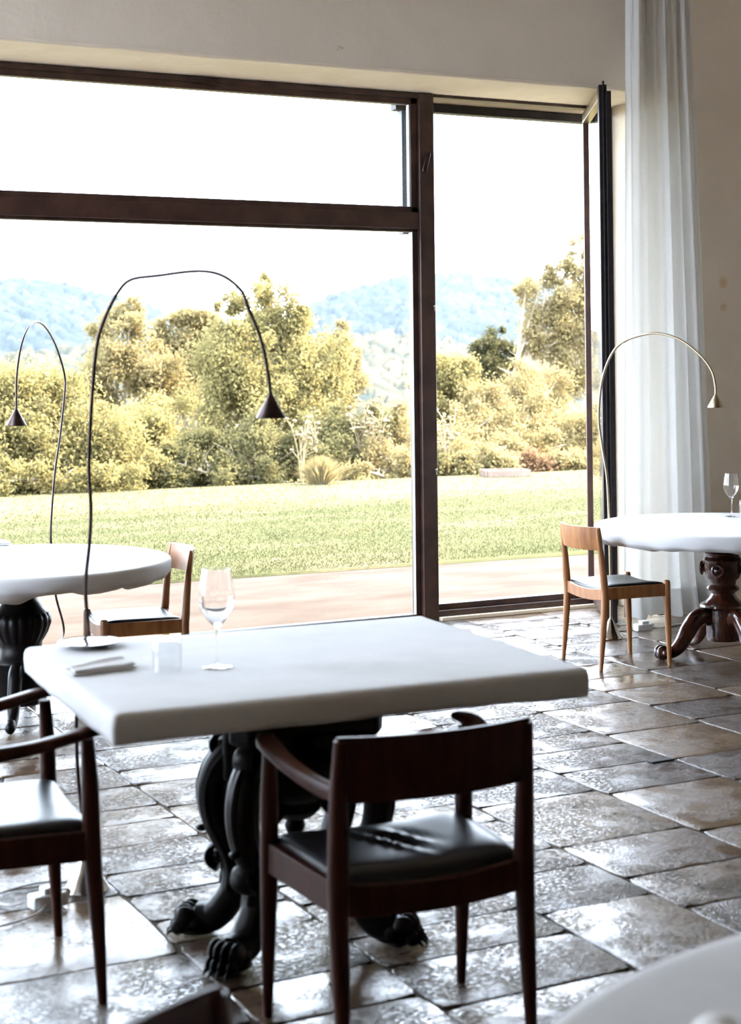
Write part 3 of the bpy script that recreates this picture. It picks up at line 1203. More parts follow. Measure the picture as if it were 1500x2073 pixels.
def square_table():
    ht = 0.79
    ang = math.radians(-2.8)
    fl, fr, br, bl = at_z(228, 1449, ht), at_z(1196, 1353, ht), at_z(864, 1247, ht), at_z(43, 1305, ht)
    ctr = (fl + fr + br + bl) / 4
    hx = ((fr - fl).length + (br - bl).length) / 4
    hy = ((bl - fl).length + (br - fr).length) / 4 - 0.004
    t = empty('dining_table', (ctr.x, ctr.y, 0), ang)
    tag(t, 'square dining table on black carved lion-paw legs in the foreground', 'table')
    MB().box(-hx + 0.014, hx - 0.014, -hy + 0.014, hy - 0.014, ht - 0.060, ht - 0.004).build('tabletop', M['ebonised'], t, bevel=0.01)
    W = M['ebonised']
    # bearer boards under the top
    b = MB()
    for y0 in (-0.10, 0.16):
        n = 14
        prof = [(-0.54, ht - 0.062), (-0.48, ht - 0.105), (-0.30, ht - 0.125), (0.30, ht - 0.125), (0.48, ht - 0.105), (0.54, ht - 0.062)]
        vs = [(x, y0 + dy, z) for dy in (-0.03, 0.03) for x, z in prof]
        m = len(prof)
        fs = [tuple(range(m)), tuple(range(2 * m - 1, m - 1, -1))] + [(i, (i + 1) % m, m + (i + 1) % m, m + i) for i in range(m)]
        b.add(vs, fs)
    b.build('bearer', W, t, bevel=0.006)
    # urn shaped core with carved cross pieces
    core = MB()
    core.lathe([(0.03, 0.335), (0.055, 0.345), (0.075, 0.365), (0.07, 0.385), (0.10, 0.40), (0.135, 0.43), (0.15, 0.47), (0.14, 0.51), (0.10, 0.545), (0.085, 0.565), (0.10, 0.585), (0.15, 0.60), (0.17, 0.625), (0.17, 0.67)], 48,
               flute=lambda z, th: 1 + (0.05 * abs(math.sin(8 * th)) if 0.40 < z < 0.52 else 0))
    core.lathe([(0.004, 0.285), (0.022, 0.295), (0.03, 0.315), (0.024, 0.335), (0.03, 0.345)], 20)
    core.build('pedestal', W, t)
    cp = MB()
    for a in (0.58, math.pi - 0.58):
        mt = Matrix.Rotation(a, 4, 'Z')
        cp.box(-0.20, 0.20, -0.055, 0.055, 0.44, 0.60, mt)
        cp.box(-0.25, 0.25, -0.045, 0.045, 0.58, 0.672, mt)
    cp.build('apron', W, t, bevel=0.018)
    # four S-scroll legs ending in lion paws
    for a in (math.radians(33), math.radians(147), math.radians(213), math.radians(327)):
        u = Vector((math.cos(a), math.sin(a), 0))
        wv = Vector((-math.sin(a), math.cos(a), 0))
        leg = MB()
        S = [(0.115, 0.565), (0.175, 0.530), (0.222, 0.470), (0.240, 0.395), (0.225, 0.315), (0.190, 0.250), (0.172, 0.195), (0.178, 0.135), (0.205, 0.085), (0.240, 0.052), (0.285, 0.046)]
        R = [0.034, 0.044, 0.047, 0.045, 0.041, 0.039, 0.042, 0.042, 0.046, 0.046, 0.040]
        P = smoothpath([u * x + Vector((0, 0, z)) for x, z in S], 6)
        leg.tube(P, lerp_list(R, 6), 16, flat=0.95, up=wv, square=0.35)
        # raised rib on the outer face
        S2 = [(x + 0.036 * (1 if i < 6 else 0.9), z + 0.012) for i, (x, z) in enumerate(S)][1:8]
        leg.tube(smoothpath([u * x + Vector((0, 0, z)) for x, z in S2], 5), 0.014, 8, up=wv)
        for s in (-1, 1):
            leg.tube(smoothpath([u * (x + 0.010) + wv * (s * 0.038) + Vector((0, 0, z)) for x, z in S[1:8]], 5), 0.010, 8, up=wv)
        scroll(leg, u * 0.222 + Vector((0, 0, 0.228)), 0.036, u, wv, 0.013, width=0.036)
        scroll(leg, u * 0.128 + Vector((0, 0, 0.405)), 0.050, -u, wv, 0.016, width=0.034)
        scroll(leg, u * 0.205 + Vector((0, 0, 0.545)), 0.036, u, wv, 0.013, width=0.036)
        leg.ball(u * 0.272 + Vector((0, 0, 0.300)), 0.014, 10, 7, (1.3, 1.3, 0.8))
        leg.ball(u * 0.130 + Vector((0, 0, 0.165)), 0.022, 10, 7)
        leg.build('leg', W, t)
    # paws: one sub-part on each leg
    legs = [c for c in t.children if c.name.split('.')[0] == 'leg']
    for lg, a in zip(legs, (math.radians(33), math.radians(147), math.radians(213), math.radians(327))):
        u = Vector((math.cos(a), math.sin(a), 0))
        wv = Vector((-math.sin(a), math.cos(a), 0))
        rot = Matrix.Rotation(a, 3, 'Z')
        paw = MB()
        paw.ball(u * 0.285 + Vector((0, 0, 0.036)), 0.048, 16, 10, (1.1, 1.05, 0.75), rot)
        for k in (-1.5, -0.5, 0.5, 1.5):
            c = u * (0.325 - 0.008 * abs(k)) + wv * (k * 0.024)
            paw.ball(c + Vector((0, 0, 0.052)), 0.024, 12, 8, (1.35, 0.62, 1.35), rot)
            paw.ball(c + u * 0.022 + Vector((0, 0, 0.024)), 0.019, 12, 8, (1.2, 0.62, 1.15), rot)
            paw.tube([c + u * 0.036 + Vector((0, 0, 0.018)), c + u * 0.050 + Vector((0, 0, 0.010)), c + u * 0.054 + Vector((0, 0, 0.002))], [0.008, 0.005, 0.002], 8)
        paw.ball(u * 0.29 + Vector((0, 0, 0.012)), 0.06, 16, 6, (1.05, 0.9, 0.2), rot)
        paw.build('paw', W, lg)
    cl = cloth_box(hx, hy, ht, 0.074, seed=3).build('tablecloth', M['cloth'], angle=180)
    cl.location = (ctr.x, ctr.y, 0)
    cl.rotation_euler = (0, 0, ang)
    tag(cl, 'fitted white cloth over the square foreground table', 'tablecloth', 'white fitted tablecloths')
    return t, ht


sq, HT = square_table()


def pedestal_leg(W, t, a, S, R, end):
    u = Vector((math.cos(a), math.sin(a), 0))
    wv = Vector((-math.sin(a), math.cos(a), 0))
    leg = MB()
    leg.tube(smoothpath([u * x + Vector((0, 0, z)) for x, z in S], 7), lerp_list(R, 7), 16, flat=0.72, up=wv.cross(Vector((0, 0, 1))) * 0 + Vector((0, 0, 1)), square=0.4)
    if end == 'scroll':
        for s in (-1, 1):
            leg.ball(u * S[-1][0] + wv * (s * 0.016) + Vector((0, 0, 0.040)), 0.040, 16, 10, (1.0, 0.55, 1.0), Matrix.Rotation(a, 3, 'Z'))
            leg.ball(u * S[-1][0] + wv * (s * 0.040) + Vector((0, 0, 0.042)), 0.018, 12, 8)
    else:
        leg.ball(u * S[-1][0] + Vector((0, 0, 0.030)), 0.030, 14, 8, (1.3, 0.8, 1.0), Matrix.Rotation(a, 3, 'Z'))
    return leg.build('leg', W, t)


def round_table(loc, ht, R, drop, sag, seed, wood, style, rot, lab_t, lab_c):
    t = empty('round_table', (loc[0], loc[1], 0), 0)
    tag(t, lab_t, 'table', 'round dining tables')
    W = M[wood]
    MB().lathe([(R - 0.03, ht - 0.045), (R - 0.012, ht - 0.038), (R - 0.012, ht - 0.010), (R - 0.02, ht - 0.004)], 96).build('tabletop', W, t)
    if style == 'urn':
        prof = [(0.09, 0.085), (0.095, 0.10), (0.095, 0.255), (0.125, 0.262), (0.132, 0.272), (0.128, 0.284), (0.105, 0.292), (0.078, 0.318), (0.064, 0.342), (0.068, 0.352), (0.086, 0.362), (0.090, 0.372), (0.082, 0.382), (0.068, 0.392), (0.072, 0.415), (0.088, 0.43), (0.098, 0.455), (0.102, 0.49), (0.100, 0.515), (0.106, 0.528), (0.100, 0.540), (0.088, 0.548), (0.098, 0.560), (0.100, 0.568), (0.088, 0.578), (0.080, 0.588), (0.086, 0.598), (0.078, 0.606), (0.074, 0.64), (0.080, 0.66), (0.14, 0.672), (0.14, 0.682)]
        MB().lathe(prof, 56).build('pedestal', W, t, angle=50)
        for k in range(4):
            ring = MB()
            a = rot + math.pi / 4 + k * math.pi / 2
            u = Vector((math.cos(a), math.sin(a), 0))
            wv = Vector((-math.sin(a), math.cos(a), 0))
            pts = [u * 0.118 + wv * (0.026 * math.cos(q)) + Vector((0, 0, 0.478 + 0.032 * math.sin(q))) for q in np.linspace(0, 2 * math.pi, 21)]
            ring.tube(pts, 0.008, 8)
            ring.ball(u * 0.112 + Vector((0, 0, 0.478)), 0.022, 12, 8)
            ring.build('medallion', W, t)
        S = [(0.075, 0.205), (0.125, 0.225), (0.175, 0.205), (0.225, 0.145), (0.270, 0.075), (0.325, 0.035), (0.385, 0.034)]
        RR_ = [0.045, 0.046, 0.048, 0.046, 0.040, 0.030, 0.028]
        for k in range(4):
            pedestal_leg(W, t, rot + k * math.pi / 2, S, RR_, 'scroll')
    else:
        prof = [(0.10, 0.07), (0.118, 0.085), (0.118, 0.25), (0.135, 0.26), (0.135, 0.275), (0.112, 0.29), (0.098, 0.33), (0.100, 0.355), (0.112, 0.375), (0.128, 0.405), (0.140, 0.440), (0.138, 0.470), (0.128, 0.490), (0.118, 0.494), (0.105, 0.512), (0.085, 0.540), (0.076, 0.560), (0.078, 0.572), (0.088, 0.580), (0.084, 0.590), (0.074, 0.600), (0.078, 0.625), (0.098, 0.645), (0.105, 0.655), (0.105, 0.67), (0.15, 0.68), (0.15, 0.692)]
        MB().lathe(prof, 120, flute=lambda z, th: 1 + (0.045 * (abs(math.sin(10 * th)) - 0.5) if 0.36 < z < 0.492 else 0)).build('pedestal', W, t, angle=60)
        S = [(0.06, 0.20), (0.12, 0.235), (0.175, 0.215), (0.215, 0.14), (0.245, 0.07), (0.29, 0.035), (0.335, 0.045)]
        RR_ = [0.045, 0.046, 0.046, 0.042, 0.036, 0.030, 0.020]
        for k in range(4):
            pedestal_leg(W, t, rot + k * math.pi / 2, S, RR_, 'toe')
    cl = cloth_round(R, ht, drop, sag, 9, seed).build('tablecloth', M['cloth'], angle=180)
    cl.location = (loc[0], loc[1], 0)
    tag(cl, lab_c, 'tablecloth', 'white fitted tablecloths')
    return t


HR = 0.727
pR = at_z(1462, 1060, HR)
round_table(pR, HR, 0.705, 0.062, 0.050, 1.3, 'mahogany', 'urn', math.radians(172),
            'round table on a glossy red-brown turned pedestal beside the curtain', 'white fitted cloth on the round table beside the curtain')
HL = 0.735
pL = at_z(40, 1133, HL)
round_table(pL, HL, 0.70, 0.060, 0.055, 2.1, 'ebonised', 'bulb', math.radians(-22),
            'round table on a black fluted pedestal at the left, before the big window', 'white fitted cloth on the left round table before the window')
HB = 0.765
pB = Vector((1.63, 0.905, 0))
round_table(pB, HB, 0.99, 0.07, 0.025, 4.0, 'ebonised', 'bulb', 0.4,
            'large round table cut off by the bottom right corner', 'white cloth on the table in the bottom right corner')


# ------------------------------------------------------------------ table ware
def wine_glass(loc, hgt, label):
    g = empty('wine_glass', loc)
    tag(g, label, 'glass', 'stemmed wine glasses')
    k = hgt / 0.28
    # bowl: closed double wall
    out = [(0.0055, 0.112), (0.010, 0.117), (0.020, 0.128), (0.034, 0.145), (0.045, 0.165), (0.0510, 0.188), (0.0515, 0.205), (0.0490, 0.228), (0.0440, 0.255), (0.0395, 0.280)]
    inn = [(0.0388, 0.280), (0.0430, 0.255), (0.0480, 0.228), (0.0505, 0.205), (0.0500, 0.188), (0.0440, 0.166), (0.033, 0.147), (0.019, 0.131), (0.008, 0.123), (0.0008, 0.121)]
    prof = [(r * k, z * k) for r, z in out + inn]
    MB().lathe(prof, 48).build('bowl', M['crystal'], g, angle=60)
    st = [(0.002, 0.006), (0.0065, 0.008), (0.0042, 0.014), (0.0036, 0.03), (0.0034, 0.07), (0.0040, 0.098), (0.0054, 0.1115)]
    MB().lathe([(r * k, z * k) for r, z in st], 24).build('stem', M['crystal'], g, angle=60)
    ft = [(0.0405, 0.0005), (0.0415, 0.0015), (0.0405, 0.0026), (0.020, 0.0040), (0.007, 0.0062)]
    MB().lathe([(r * k, z * k) for r, z in ft], 48).build('foot', M['crystal'], g, angle=60)
    return g


def tumbler(loc, label, inverted=True):
    prof = [(0.0385, 0.0), (0.0400, 0.004), (0.0405, 0.05), (0.0400, 0.084), (0.0375, 0.0905), (0.034, 0.092), (0.006, 0.091), (0.006, 0.082), (0.030, 0.081), (0.0365, 0.076), (0.0380, 0.05), (0.0375, 0.001)]
    o = MB().lathe(prof, 48, close=False)
    n = 48
    # close ring between last and first profile rows
    m = len(prof)
    k0 = 0
    fs = [((m - 1) * n + k, (m - 1) * n + (k + 1) % n, (k + 1) % n, k) for k in range(n)]
    o.f += fs
    # close the axis holes of the thick base
    o.f.append(tuple(6 * n + k for k in range(n)))
    o.f.append(tuple(7 * n + k for k in range(n - 1, -1, -1)))
    # these two rows are joined by the inner wall; drop it to keep the base solid
    o.f = [f for f in o.f if not (len(f) == 4 and all(6 * n <= i < 8 * n for i in f))]
    g = o.build('tumbler', M['thin_glass'], angle=50)
    g.location = loc
    tag(g, label, 'glass', 'upturned water tumblers')
    return g


def onto(px, py, z):
    p = at_z(px, py, z)
    return (p.x, p.y, z + 0.0008)


wine_glass(onto(440, 1352, HT), 0.270, 'tall wine glass standing on the square foreground table')
wine_glass(onto(1481, 1046, HR), 0.250, 'wine glass on the round table beside the curtain')
tumbler(onto(339, 1358, HT), 'upturned water tumbler between plate and wine glass on the square table')
tumbler(onto(1510, 1044, HR), 'water tumbler cut by the right edge, beside the wine glass')

pl = empty('bread_plate', onto(180, 1309, HT))
tag(pl, 'shiny silver bread plate at the back left corner of the square table', 'plate')
MB().lathe([(0.045, 0.0), (0.050, 0.001), (0.050, 0.004), (0.058, 0.006), (0.075, 0.0105), (0.088, 0.0135), (0.0895, 0.0150), (0.088, 0.0160), (0.074, 0.0130), (0.056, 0.0095), (0.004, 0.0090)], 64).build('dish', M['silver'], pl, angle=60)
MB().tube([(0.0885 * math.cos(a), 0.0885 * math.sin(a), 0.0150) for a in np.linspace(0, 2 * math.pi, 65)], 0.0018, 8, caps=False).build('rim', M['silver'], pl)


def napkin(loc, rz, sx, sy, label):
    """a napkin folded into two thick pads lying one on the other"""
    mb = MB()
    n, m = 34, 26
    for (z0, th, ox, oy, kx, ky) in ((0.0, 0.0085, 0, 0, 1.0, 1.0), (0.0078, 0.0085, 0.004, 0.003, 0.965, 0.93)):
        vs, fs = [], []
        for side in (0, 1):
            for i in range(n + 1):
                for j in range(m + 1):
                    u = 0.5 * math.sin((i / n - 0.5) * math.pi)
                    v = 0.5 * math.sin((j / m - 0.5) * math.pi)
                    e = max(0.0, (1 - abs(2 * u) ** 14) * (1 - abs(2 * v) ** 9)) ** 0.5
                    z = z0 + th / 2 + (th / 2 if side else -th / 2) * e
                    lift = z / 0.016
                    z += lift * (0.0035 * math.sin(5.0 * u + 0.6) * (0.5 + v) + 0.005 * math.exp(-((v - 0.2 - 0.35 * u) / 0.13) ** 2) + 0.004 * max(0.0, u - 0.25) * 4)
                    vs.append((u * sx * kx + ox + 0.003 * math.sin(7 * v + z0 * 300), v * sy * ky + oy + 0.003 * math.sin(6 * u + 1), max(z, 0.0)))
        Wd = m + 1
        S = (n + 1) * Wd
        for i in range(n):
            for j in range(m):
                a = i * Wd + j
                fs.append((a, a + 1, a + Wd + 1, a + Wd))
                fs.append((S + a, S + a + Wd, S + a + Wd + 1, S + a + 1))
        mb.add(vs, fs)
    o = mb.build('napkin', M['napkin'], angle=180)
    o.location = loc
    o.rotation_euler = (0, 0, rz)
    tag(o, label, 'napkin', 'folded white napkins')
    return o


napkin(onto(199, 1357, HT), math.radians(5), 0.185, 0.105, 'folded white napkin lying in front of the silver plate')
napkin(onto(-16, 1105, HL), math.radians(10), 0.17, 0.10, 'folded white napkin at the left picture edge on the left round table')
rp = at_z(1446, 2098, HB + 0.034)
rn = MB()
ax = Vector((0.50, 0.866, 0))
P_, R_ = [], []
for k, q in enumerate(np.linspace(0, 1, 16)):
    P_.append(Vector((0, 0, 0.034)) - ax * (0.20 * q))
    R_.append(0.034 * (1 - 0.9 * max(0, 1 - q * 9) ** 2) ** 0.5 + 0.0008 * math.sin(q * 20))
rn.tube(P_, R_, 40, flat=1.0)
ro = rn.build('napkin', M['napkin'], angle=180)
ro.location = (rp.x, rp.y, HB + 0.0012)
tag(ro, 'rolled white napkin on the corner table, cut by the bottom edge', 'napkin')


# ------------------------------------------------------------------ wire lamps
def wire_lamp(base, toward, pix, shade_h, shade_r, r0, tube_m, shade_m, base_r, base_h, label, lead):
    """floor lamp: cone foot, bent tube, small cone shade. pix: pixel trace of the tube, read off in the
    vertical plane through the foot that faces the table it lights"""
    b = Vector(base)
    lamp = empty('floor_lamp', b)
    tag(lamp, label, 'lamp', 'bent wire floor lamps')
    d = Vector((toward[0] - b.x, toward[1] - b.y, 0)).normalized()
    nrm = Vector((-d.y, d.x, 0))
    p0 = Vector((b.x + lead[0], b.y + lead[1], 0))
    pts = [on_plane(x, y, p0, nrm) - b for x, y in pix]
    top = [Vector((0, 0, base_h * 0.93))] + [Vector(q) for q in lead[2]] + pts
    P = smoothpath(top, 8)
    n = len(P)
    rad = [r0 * (1.0 - 0.12 * min(1, max(0, (i / n - 0.25) * 1.6))) for i in range(n)]
    MB().tube(P, rad, 10).build('stem', M[tube_m], lamp)
    MB().lathe([(base_r * 0.97, 0.001), (base_r, 0.004), (base_r * 0.97, 0.010), (base_r * 0.55, base_h * 0.45), (0.012, base_h * 0.95), (0.007, base_h)], 40).build('base', M['steel'], lamp, angle=50)
    e = pts[-1]
    sh = MB()
    prof = [(shade_r - 0.003, -shade_h + 0.001), (shade_r, -shade_h), (shade_r + 0.001, -shade_h + 0.004), (0.010, -0.004), (0.006, 0.004), (0.002, 0.006)]
    vs_in = [(shade_r - 0.004, -shade_h + 0.004), (0.008, -0.012), (0.001, -0.012)]
    sh.lathe([(r, z) for r, z in prof], 40, close=False)
    sh.lathe([(r, z) for r, z in vs_in], 40, close=False)
    so = sh.build('lamp_shade', M[shade_m], lamp, angle=50)
    so.location = e
    # small bulb up inside the cone
    bl = MB().ball((0, 0, -shade_h * 0.62), 0.010, 12, 8).build('bulb', M['porcelain'], so)
    return lamp


wire_lamp(at_z(176, 1801, 0), (1.85, 4.25), [(178, 1298), (173, 1190), (181, 1100), (184, 1030), (180, 940), (186, 810), (196, 700), (214, 640), (240, 590), (266, 566), (320, 558), (400, 549), (450, 558), (488, 588), (501, 620), (529, 690), (543, 760), (548, 800)],
          0.068, 0.042, 0.0062, 'nickel', 'nickel', 0.070, 0.135,
          'bent wire lamp with cone shade rising behind the square table', (0.005, 0.06, [(-0.012, 0.05, 0.36), (-0.004, 0.07, 0.60)]))
bR = at_z(1237, 1292, 0)
wire_lamp(bR, (pR.x, pR.y), [(1236, 1180), (1233, 1060), (1229, 970), (1219, 905), (1212, 845), (1219, 770), (1239, 716), (1266, 690), (1310, 676), (1345, 677), (1382, 691), (1420, 722), (1441, 752), (1448, 780), (1449, 799)],
          0.072, 0.046, 0.0075, 'brass', 'brass', 0.070, 0.120,
          'bent brass-coloured wire lamp standing by the open door leaf', (0.0, 0.0, []))
bL = Vector((pL.x + 0.22, pL.y + 0.80, 0))
wire_lamp(bL, (pL.x - 0.35, pL.y - 0.2), [(127, 1290), (112, 1200), (103, 1096), (105, 1030), (112, 950), (122, 880), (131, 795), (130, 755), (112, 697), (90, 660), (71, 652), (55, 668), (42, 705), (34, 760), (33, 800), (33, 829)],
          0.082, 0.052, 0.0062, 'nickel', 'nickel', 0.070, 0.125,
          'bent wire lamp with narrow loop behind the left round table', (0.0, 0.0, []))


# ------------------------------------------------------------------ things on the floor
def adapter(loc, rz, label, cords):
    o = empty('power_adapter', loc, rz)
    tag(o, label, 'adapter', 'white lamp adapters on the floor')
    MB().box(-0.055, 0.055, -0.030, 0.030, 0.0, 0.042).build('housing', M['white_plastic'], o, bevel=0.008)
    pg = MB().box(-0.02, 0.03, -0.022, 0.022, 0.040, 0.060)
    pg.tube([(0.035, 0, 0.03), (0.062, 0, 0.032), (0.075, 0, 0.03)], [0.016, 0.014, 0.006], 12)
    pg.build('plug', M['white_plastic'], o, bevel=0.006)
    for c in cords:
        MB().tube(smoothpath(c, 8), 0.0036, 8).build('cord', M['white_plastic'], o)
    return o


pa = at_z(97, 1836, 0)
adapter((pa.x, pa.y, 0.0015), math.radians(8), 'white adapter with looped cord on the floor beside the left cone lamp foot',
        [[(-0.03, 0.028, 0.02), (-0.09, 0.05, 0.008), (-0.115, 0.12, 0.005), (-0.07, 0.19, 0.005), (0.03, 0.21, 0.005), (0.10, 0.20, 0.005)],
         [(-0.02, -0.030, 0.015), (-0.06, -0.06, 0.006), (-0.16, -0.09, 0.005), (-0.34, -0.10, 0.005), (-0.6, -0.08, 0.005)]])
pb = at_z(1302, 1277, 0)
adapter((pb.x, pb.y, 0.0015), math.radians(-4), 'white adapter on the floor beneath the honey-coloured side chair',
        [[(0.06, 0.0, 0.02), (0.12, 0.02, 0.006), (0.2, 0.05, 0.005), (0.34, 0.1, 0.005)]])
ps = at_z(1338, 1541, 0)
st = MB().box(-0.058, 0.058, -0.018, 0.018, 0.0, 0.006).build('metal_strip', M['black_metal'], bevel=0.002)
st.location = (ps.x, ps.y, 0.0012)
st.rotation_euler = (0, 0, math.radians(2))
tag(st, 'small flat black metal strip lying on the stone floor at the right', 'strip')

# ------------------------------------------------------------------ outside
tb = MB().box(-14, 40, 9.06, 11.7, -0.12, -0.02)
tb.box(-14, RL - 0.02, -12, 9.06, -0.12, -0.02)
structure(tb.build('terrace', M['terrace'], smooth=False))


def lawn():
    n = 120
    vs, fs = [], []
    xs = np.linspace(-14, 40, n + 1)
    for i, x in enumerate(xs):
        e = 11.68 - 0.030 * (x - 5) + 0.03 * noise.noise(Vector((x * 2, 0, 0)))
        vs += [(x, e, -0.018), (x, e + 0.02, 0.0), (x, 20.9, 0.0), (x, 26.0, -0.5)]
    for i in range(n):
        for j in range(3):
            a = i * 4 + j
            fs.append((a, a + 4, a + 5, a + 1))
    return structure(MB().add(vs, fs).build('lawn', M['lawn'], smooth=False))


lawn()


def cards(name, C, size, m, parent=None, tones=None, up_bias=0.0, aspect=0.55, seed=0, nrm_out=None):
    """leaf cards (4-vertex rhombs) at points C"""
    r = np.random.default_rng(seed)
    n = len(C)
    t = r.normal(size=(n, 3))
    t[:, 2] += up_bias * 2
    t /= np.linalg.norm(t, axis=1)[:, None]
    q = r.normal(size=(n, 3))
    b = np.cross(t, q)
    b /= np.linalg.norm(b, axis=1)[:, None] + 1e-9
    s = size * r.uniform(0.6, 1.3, size=(n, 1))
    V = np.empty((n, 4, 3))
    V[:, 0] = C - t * s
    V[:, 1] = C + b * s * aspect
    V[:, 2] = C + t * s
    V[:, 3] = C - b * s * aspect
    me = bpy.data.meshes.new(name)
    me.vertices.add(4 * n)
    me.loops.add(4 * n)
    me.polygons.add(n)
    me.vertices.foreach_set('co', V.astype(np.float32).ravel())
    me.loops.foreach_set('vertex_index', np.arange(4 * n, dtype=np.int32))
    me.polygons.foreach_set('loop_start', np.arange(0, 4 * n, 4, dtype=np.int32))
    me.update()
    if tones is None:
        tones = r.uniform(0, 1, n)
    at = me.attributes.new('tone', 'FLOAT', 'POINT')
    at.data.foreach_set('value', np.repeat(np.asarray(tones, dtype=np.float32), 4))
    me.materials.append(m)
    o = bpy.data.objects.new(name, me)
    COL.objects.link(o)
    if parent is not None:
        o.parent = parent
    return o


def tree(name, label, cat, blobs, n_leaf, size, leaf, bark='bark', base=None, seed=1, group='shrubs and trees beyond the lawn', branchy=True, trunk_r=0.05, clump=0.16):
    """blobs: list of (px, py, radius_px, Y) giving crown masses; leaves gather in clumps near each blob's shell"""
    r = np.random.default_rng(seed)
    B = []
    for (px, py, rp, Y) in blobs:
        p = at_y(px, py, Y)
        depth = (p - EYE).dot(CF)
        B.append((np.array(p), rp * depth / FPX))
    bx = np.mean([b[0] for b in B], axis=0)
    base = Vector(base) if base else Vector((bx[0], bx[1], 0.0 if bx[1] < 21 else -0.02 - 0.1 * (bx[1] - 20.9)))
    t = empty(name, base)
    tag(t, label, cat, group)
    vol = np.array([b[1] ** 2 for b in B])
    cnt = np.maximum(1, (n_leaf * vol / vol.sum()).astype(int))
    pts, tones = [], []
    for (c, R), k in zip(B, cnt):
        nc = max(6, int(22 * (R / 0.7) ** 1.5))
        d = r.normal(size=(nc, 3))
        d /= np.linalg.norm(d, axis=1)[:, None]
        rad = R * r.uniform(0.45, 1.0, size=(nc, 1)) ** 0.6
        cc = c + d * rad * np.array([1, 0.9, 1])
        ct = r.uniform(0, 1, nc)
        up = d[:, 2] > 0.15
        spray = up & (r.uniform(0, 1, nc) < 0.45)
        cc[spray] = c + d[spray] * R * r.uniform(0.95, 1.28, size=(int(spray.sum()), 1))
        cl_w = np.where(spray, 0.45, 1.0)
        idx = r.choice(nc, k, p=cl_w / cl_w.sum())
        p = cc[idx] + r.normal(size=(k, 3)) * (R * clump + 0.03) * np.where(spray[idx], 0.55, 1.0)[:, None]
        pts.append(p)
        tones.append(np.clip(0.55 * ct[idx] + 0.45 * r.uniform(0, 1, k), 0, 1))
    P = np.concatenate(pts)
    T = np.concatenate(tones)
    gz = 0.0 if bx[1] < 21 else base.z
    keep = P[:, 2] > gz + 0.02
    P, T = P[keep], T[keep]
    cards('foliage', P - np.array(base), size, leaf, t, T, seed=seed + 5)
    tr = MB()
    for i, (c, R) in enumerate(B):
        e = Vector(c) - base
        if e.z < 0.25:
            continue
        mid = Vector((e.x * 0.35 + r.normal() * 0.08, e.y * 0.35, e.z * 0.5))
        path = smoothpath([(e.x * 0.06, e.y * 0.06, 0), mid, e + Vector((0, 0, R * 0.35))], 6)
        tr.tube(path, [trunk_r * (1 - 0.8 * k / (len(path) - 1)) for k in range(len(path))], 7)
        if branchy:
            for q in range(6):
                dd = Vector(r.normal(size=3)).normalized()
                dd.z = abs(dd.z) * 0.7
                st_ = path[int(len(path) * r.uniform(0.45, 0.95)) - 1]
                tr.tube(smoothpath([st_, st_ + dd * R * 0.55 + Vector((0, 0, 0.05)), st_ + dd * R * 1.0 + Vector((0, 0, 0.2 * R))], 3), [trunk_r * 0.35, trunk_r * 0.3, trunk_r * 0.26, trunk_r * 0.22, trunk_r * 0.16, trunk_r * 0.1, trunk_r * 0.06], 5)
    if tr.v:
        tr.build('trunk', M[bark], t)
    return t


tree('hedge_shrub', 'dense yellow-green shrub mass filling the left edge beyond the lawn', 'shrub',
     [(-60, 850, 110, 22.6), (10, 850, 95, 22.4), (70, 840, 85, 22.2), (140, 850, 80, 22.2), (0, 930, 80, 21.8), (80, 940, 75, 21.8), (160, 925, 75, 21.8), (10, 972, 32, 20.95), (75, 974, 30, 20.95), (140, 968, 34, 20.95), (205, 966, 32, 20.95), (265, 968, 26, 20.95), (225, 900, 75, 21.9), (240, 950, 48, 21.6)], 62000, 0.032, M['leaf_hedge'], seed=1, clump=0.2)
tree('garden_tree', 'pale loose tree with white stems behind the left hedge', 'tree',
     [(245, 690, 55, 27), (215, 760, 60, 27), (290, 740, 60, 27), (265, 640, 34, 27), (330, 790, 60, 26.5), (180, 765, 40, 27)], 19800, 0.036, M['leaf_yellow'], seed=2)
tree('garden_tree', 'tall yellow tree with bare white branches left of the arched lamp top', 'tree',
     [(385, 690, 60, 28), (360, 740, 55, 28), (430, 720, 55, 28), (395, 640, 34, 28), (420, 660, 34, 28), (350, 680, 36, 28)], 19800, 0.036, M['leaf_yellow'], seed=3)
tree('garden_tree', 'broad leafy tree rising highest behind the hanging lamp shade', 'tree',
     [(540, 760, 95, 25), (480, 740, 80, 25), (620, 740, 75, 25), (540, 640, 62, 25.2), (585, 655, 46, 25.2), (548, 585, 28, 25.3), (478, 605, 26, 25.3), (470, 660, 40, 25), (500, 830, 90, 24.6), (620, 810, 72, 24.6), (660, 720, 40, 25)], 64800, 0.033, M['leaf_hedge'], seed=4)
tree('garden_tree', 'slim pointed yellow tree just right of the hanging lamp shade', 'tree',
     [(690, 690, 22, 26), (692, 735, 32, 26), (690, 790, 42, 26), (655, 790, 40, 26), (694, 660, 11, 26)], 12600, 0.032, M['leaf_yellow'], seed=5)
tree('garden_shrub', 'dark green rounded shrub low under the broad leafy tree', 'shrub',
     [(400, 930, 55, 22.0), (470, 930, 55, 21.9), (540, 920, 60, 21.9), (600, 930, 45, 21.8), (360, 950, 35, 21.7), (440, 965, 35, 21.5), (540, 965, 30, 21.4)], 30600, 0.029, M['leaf_green'], seed=6, clump=0.2)
tree('garden_shrub', 'light shrub between the left hedge and the dark green shrub', 'shrub',
     [(300, 860, 60, 23.2), (330, 920, 48, 22.4), (290, 940, 45, 22.0), (350, 850, 50, 23.4)], 18000, 0.030, M['leaf_hedge'], seed=7, clump=0.2)
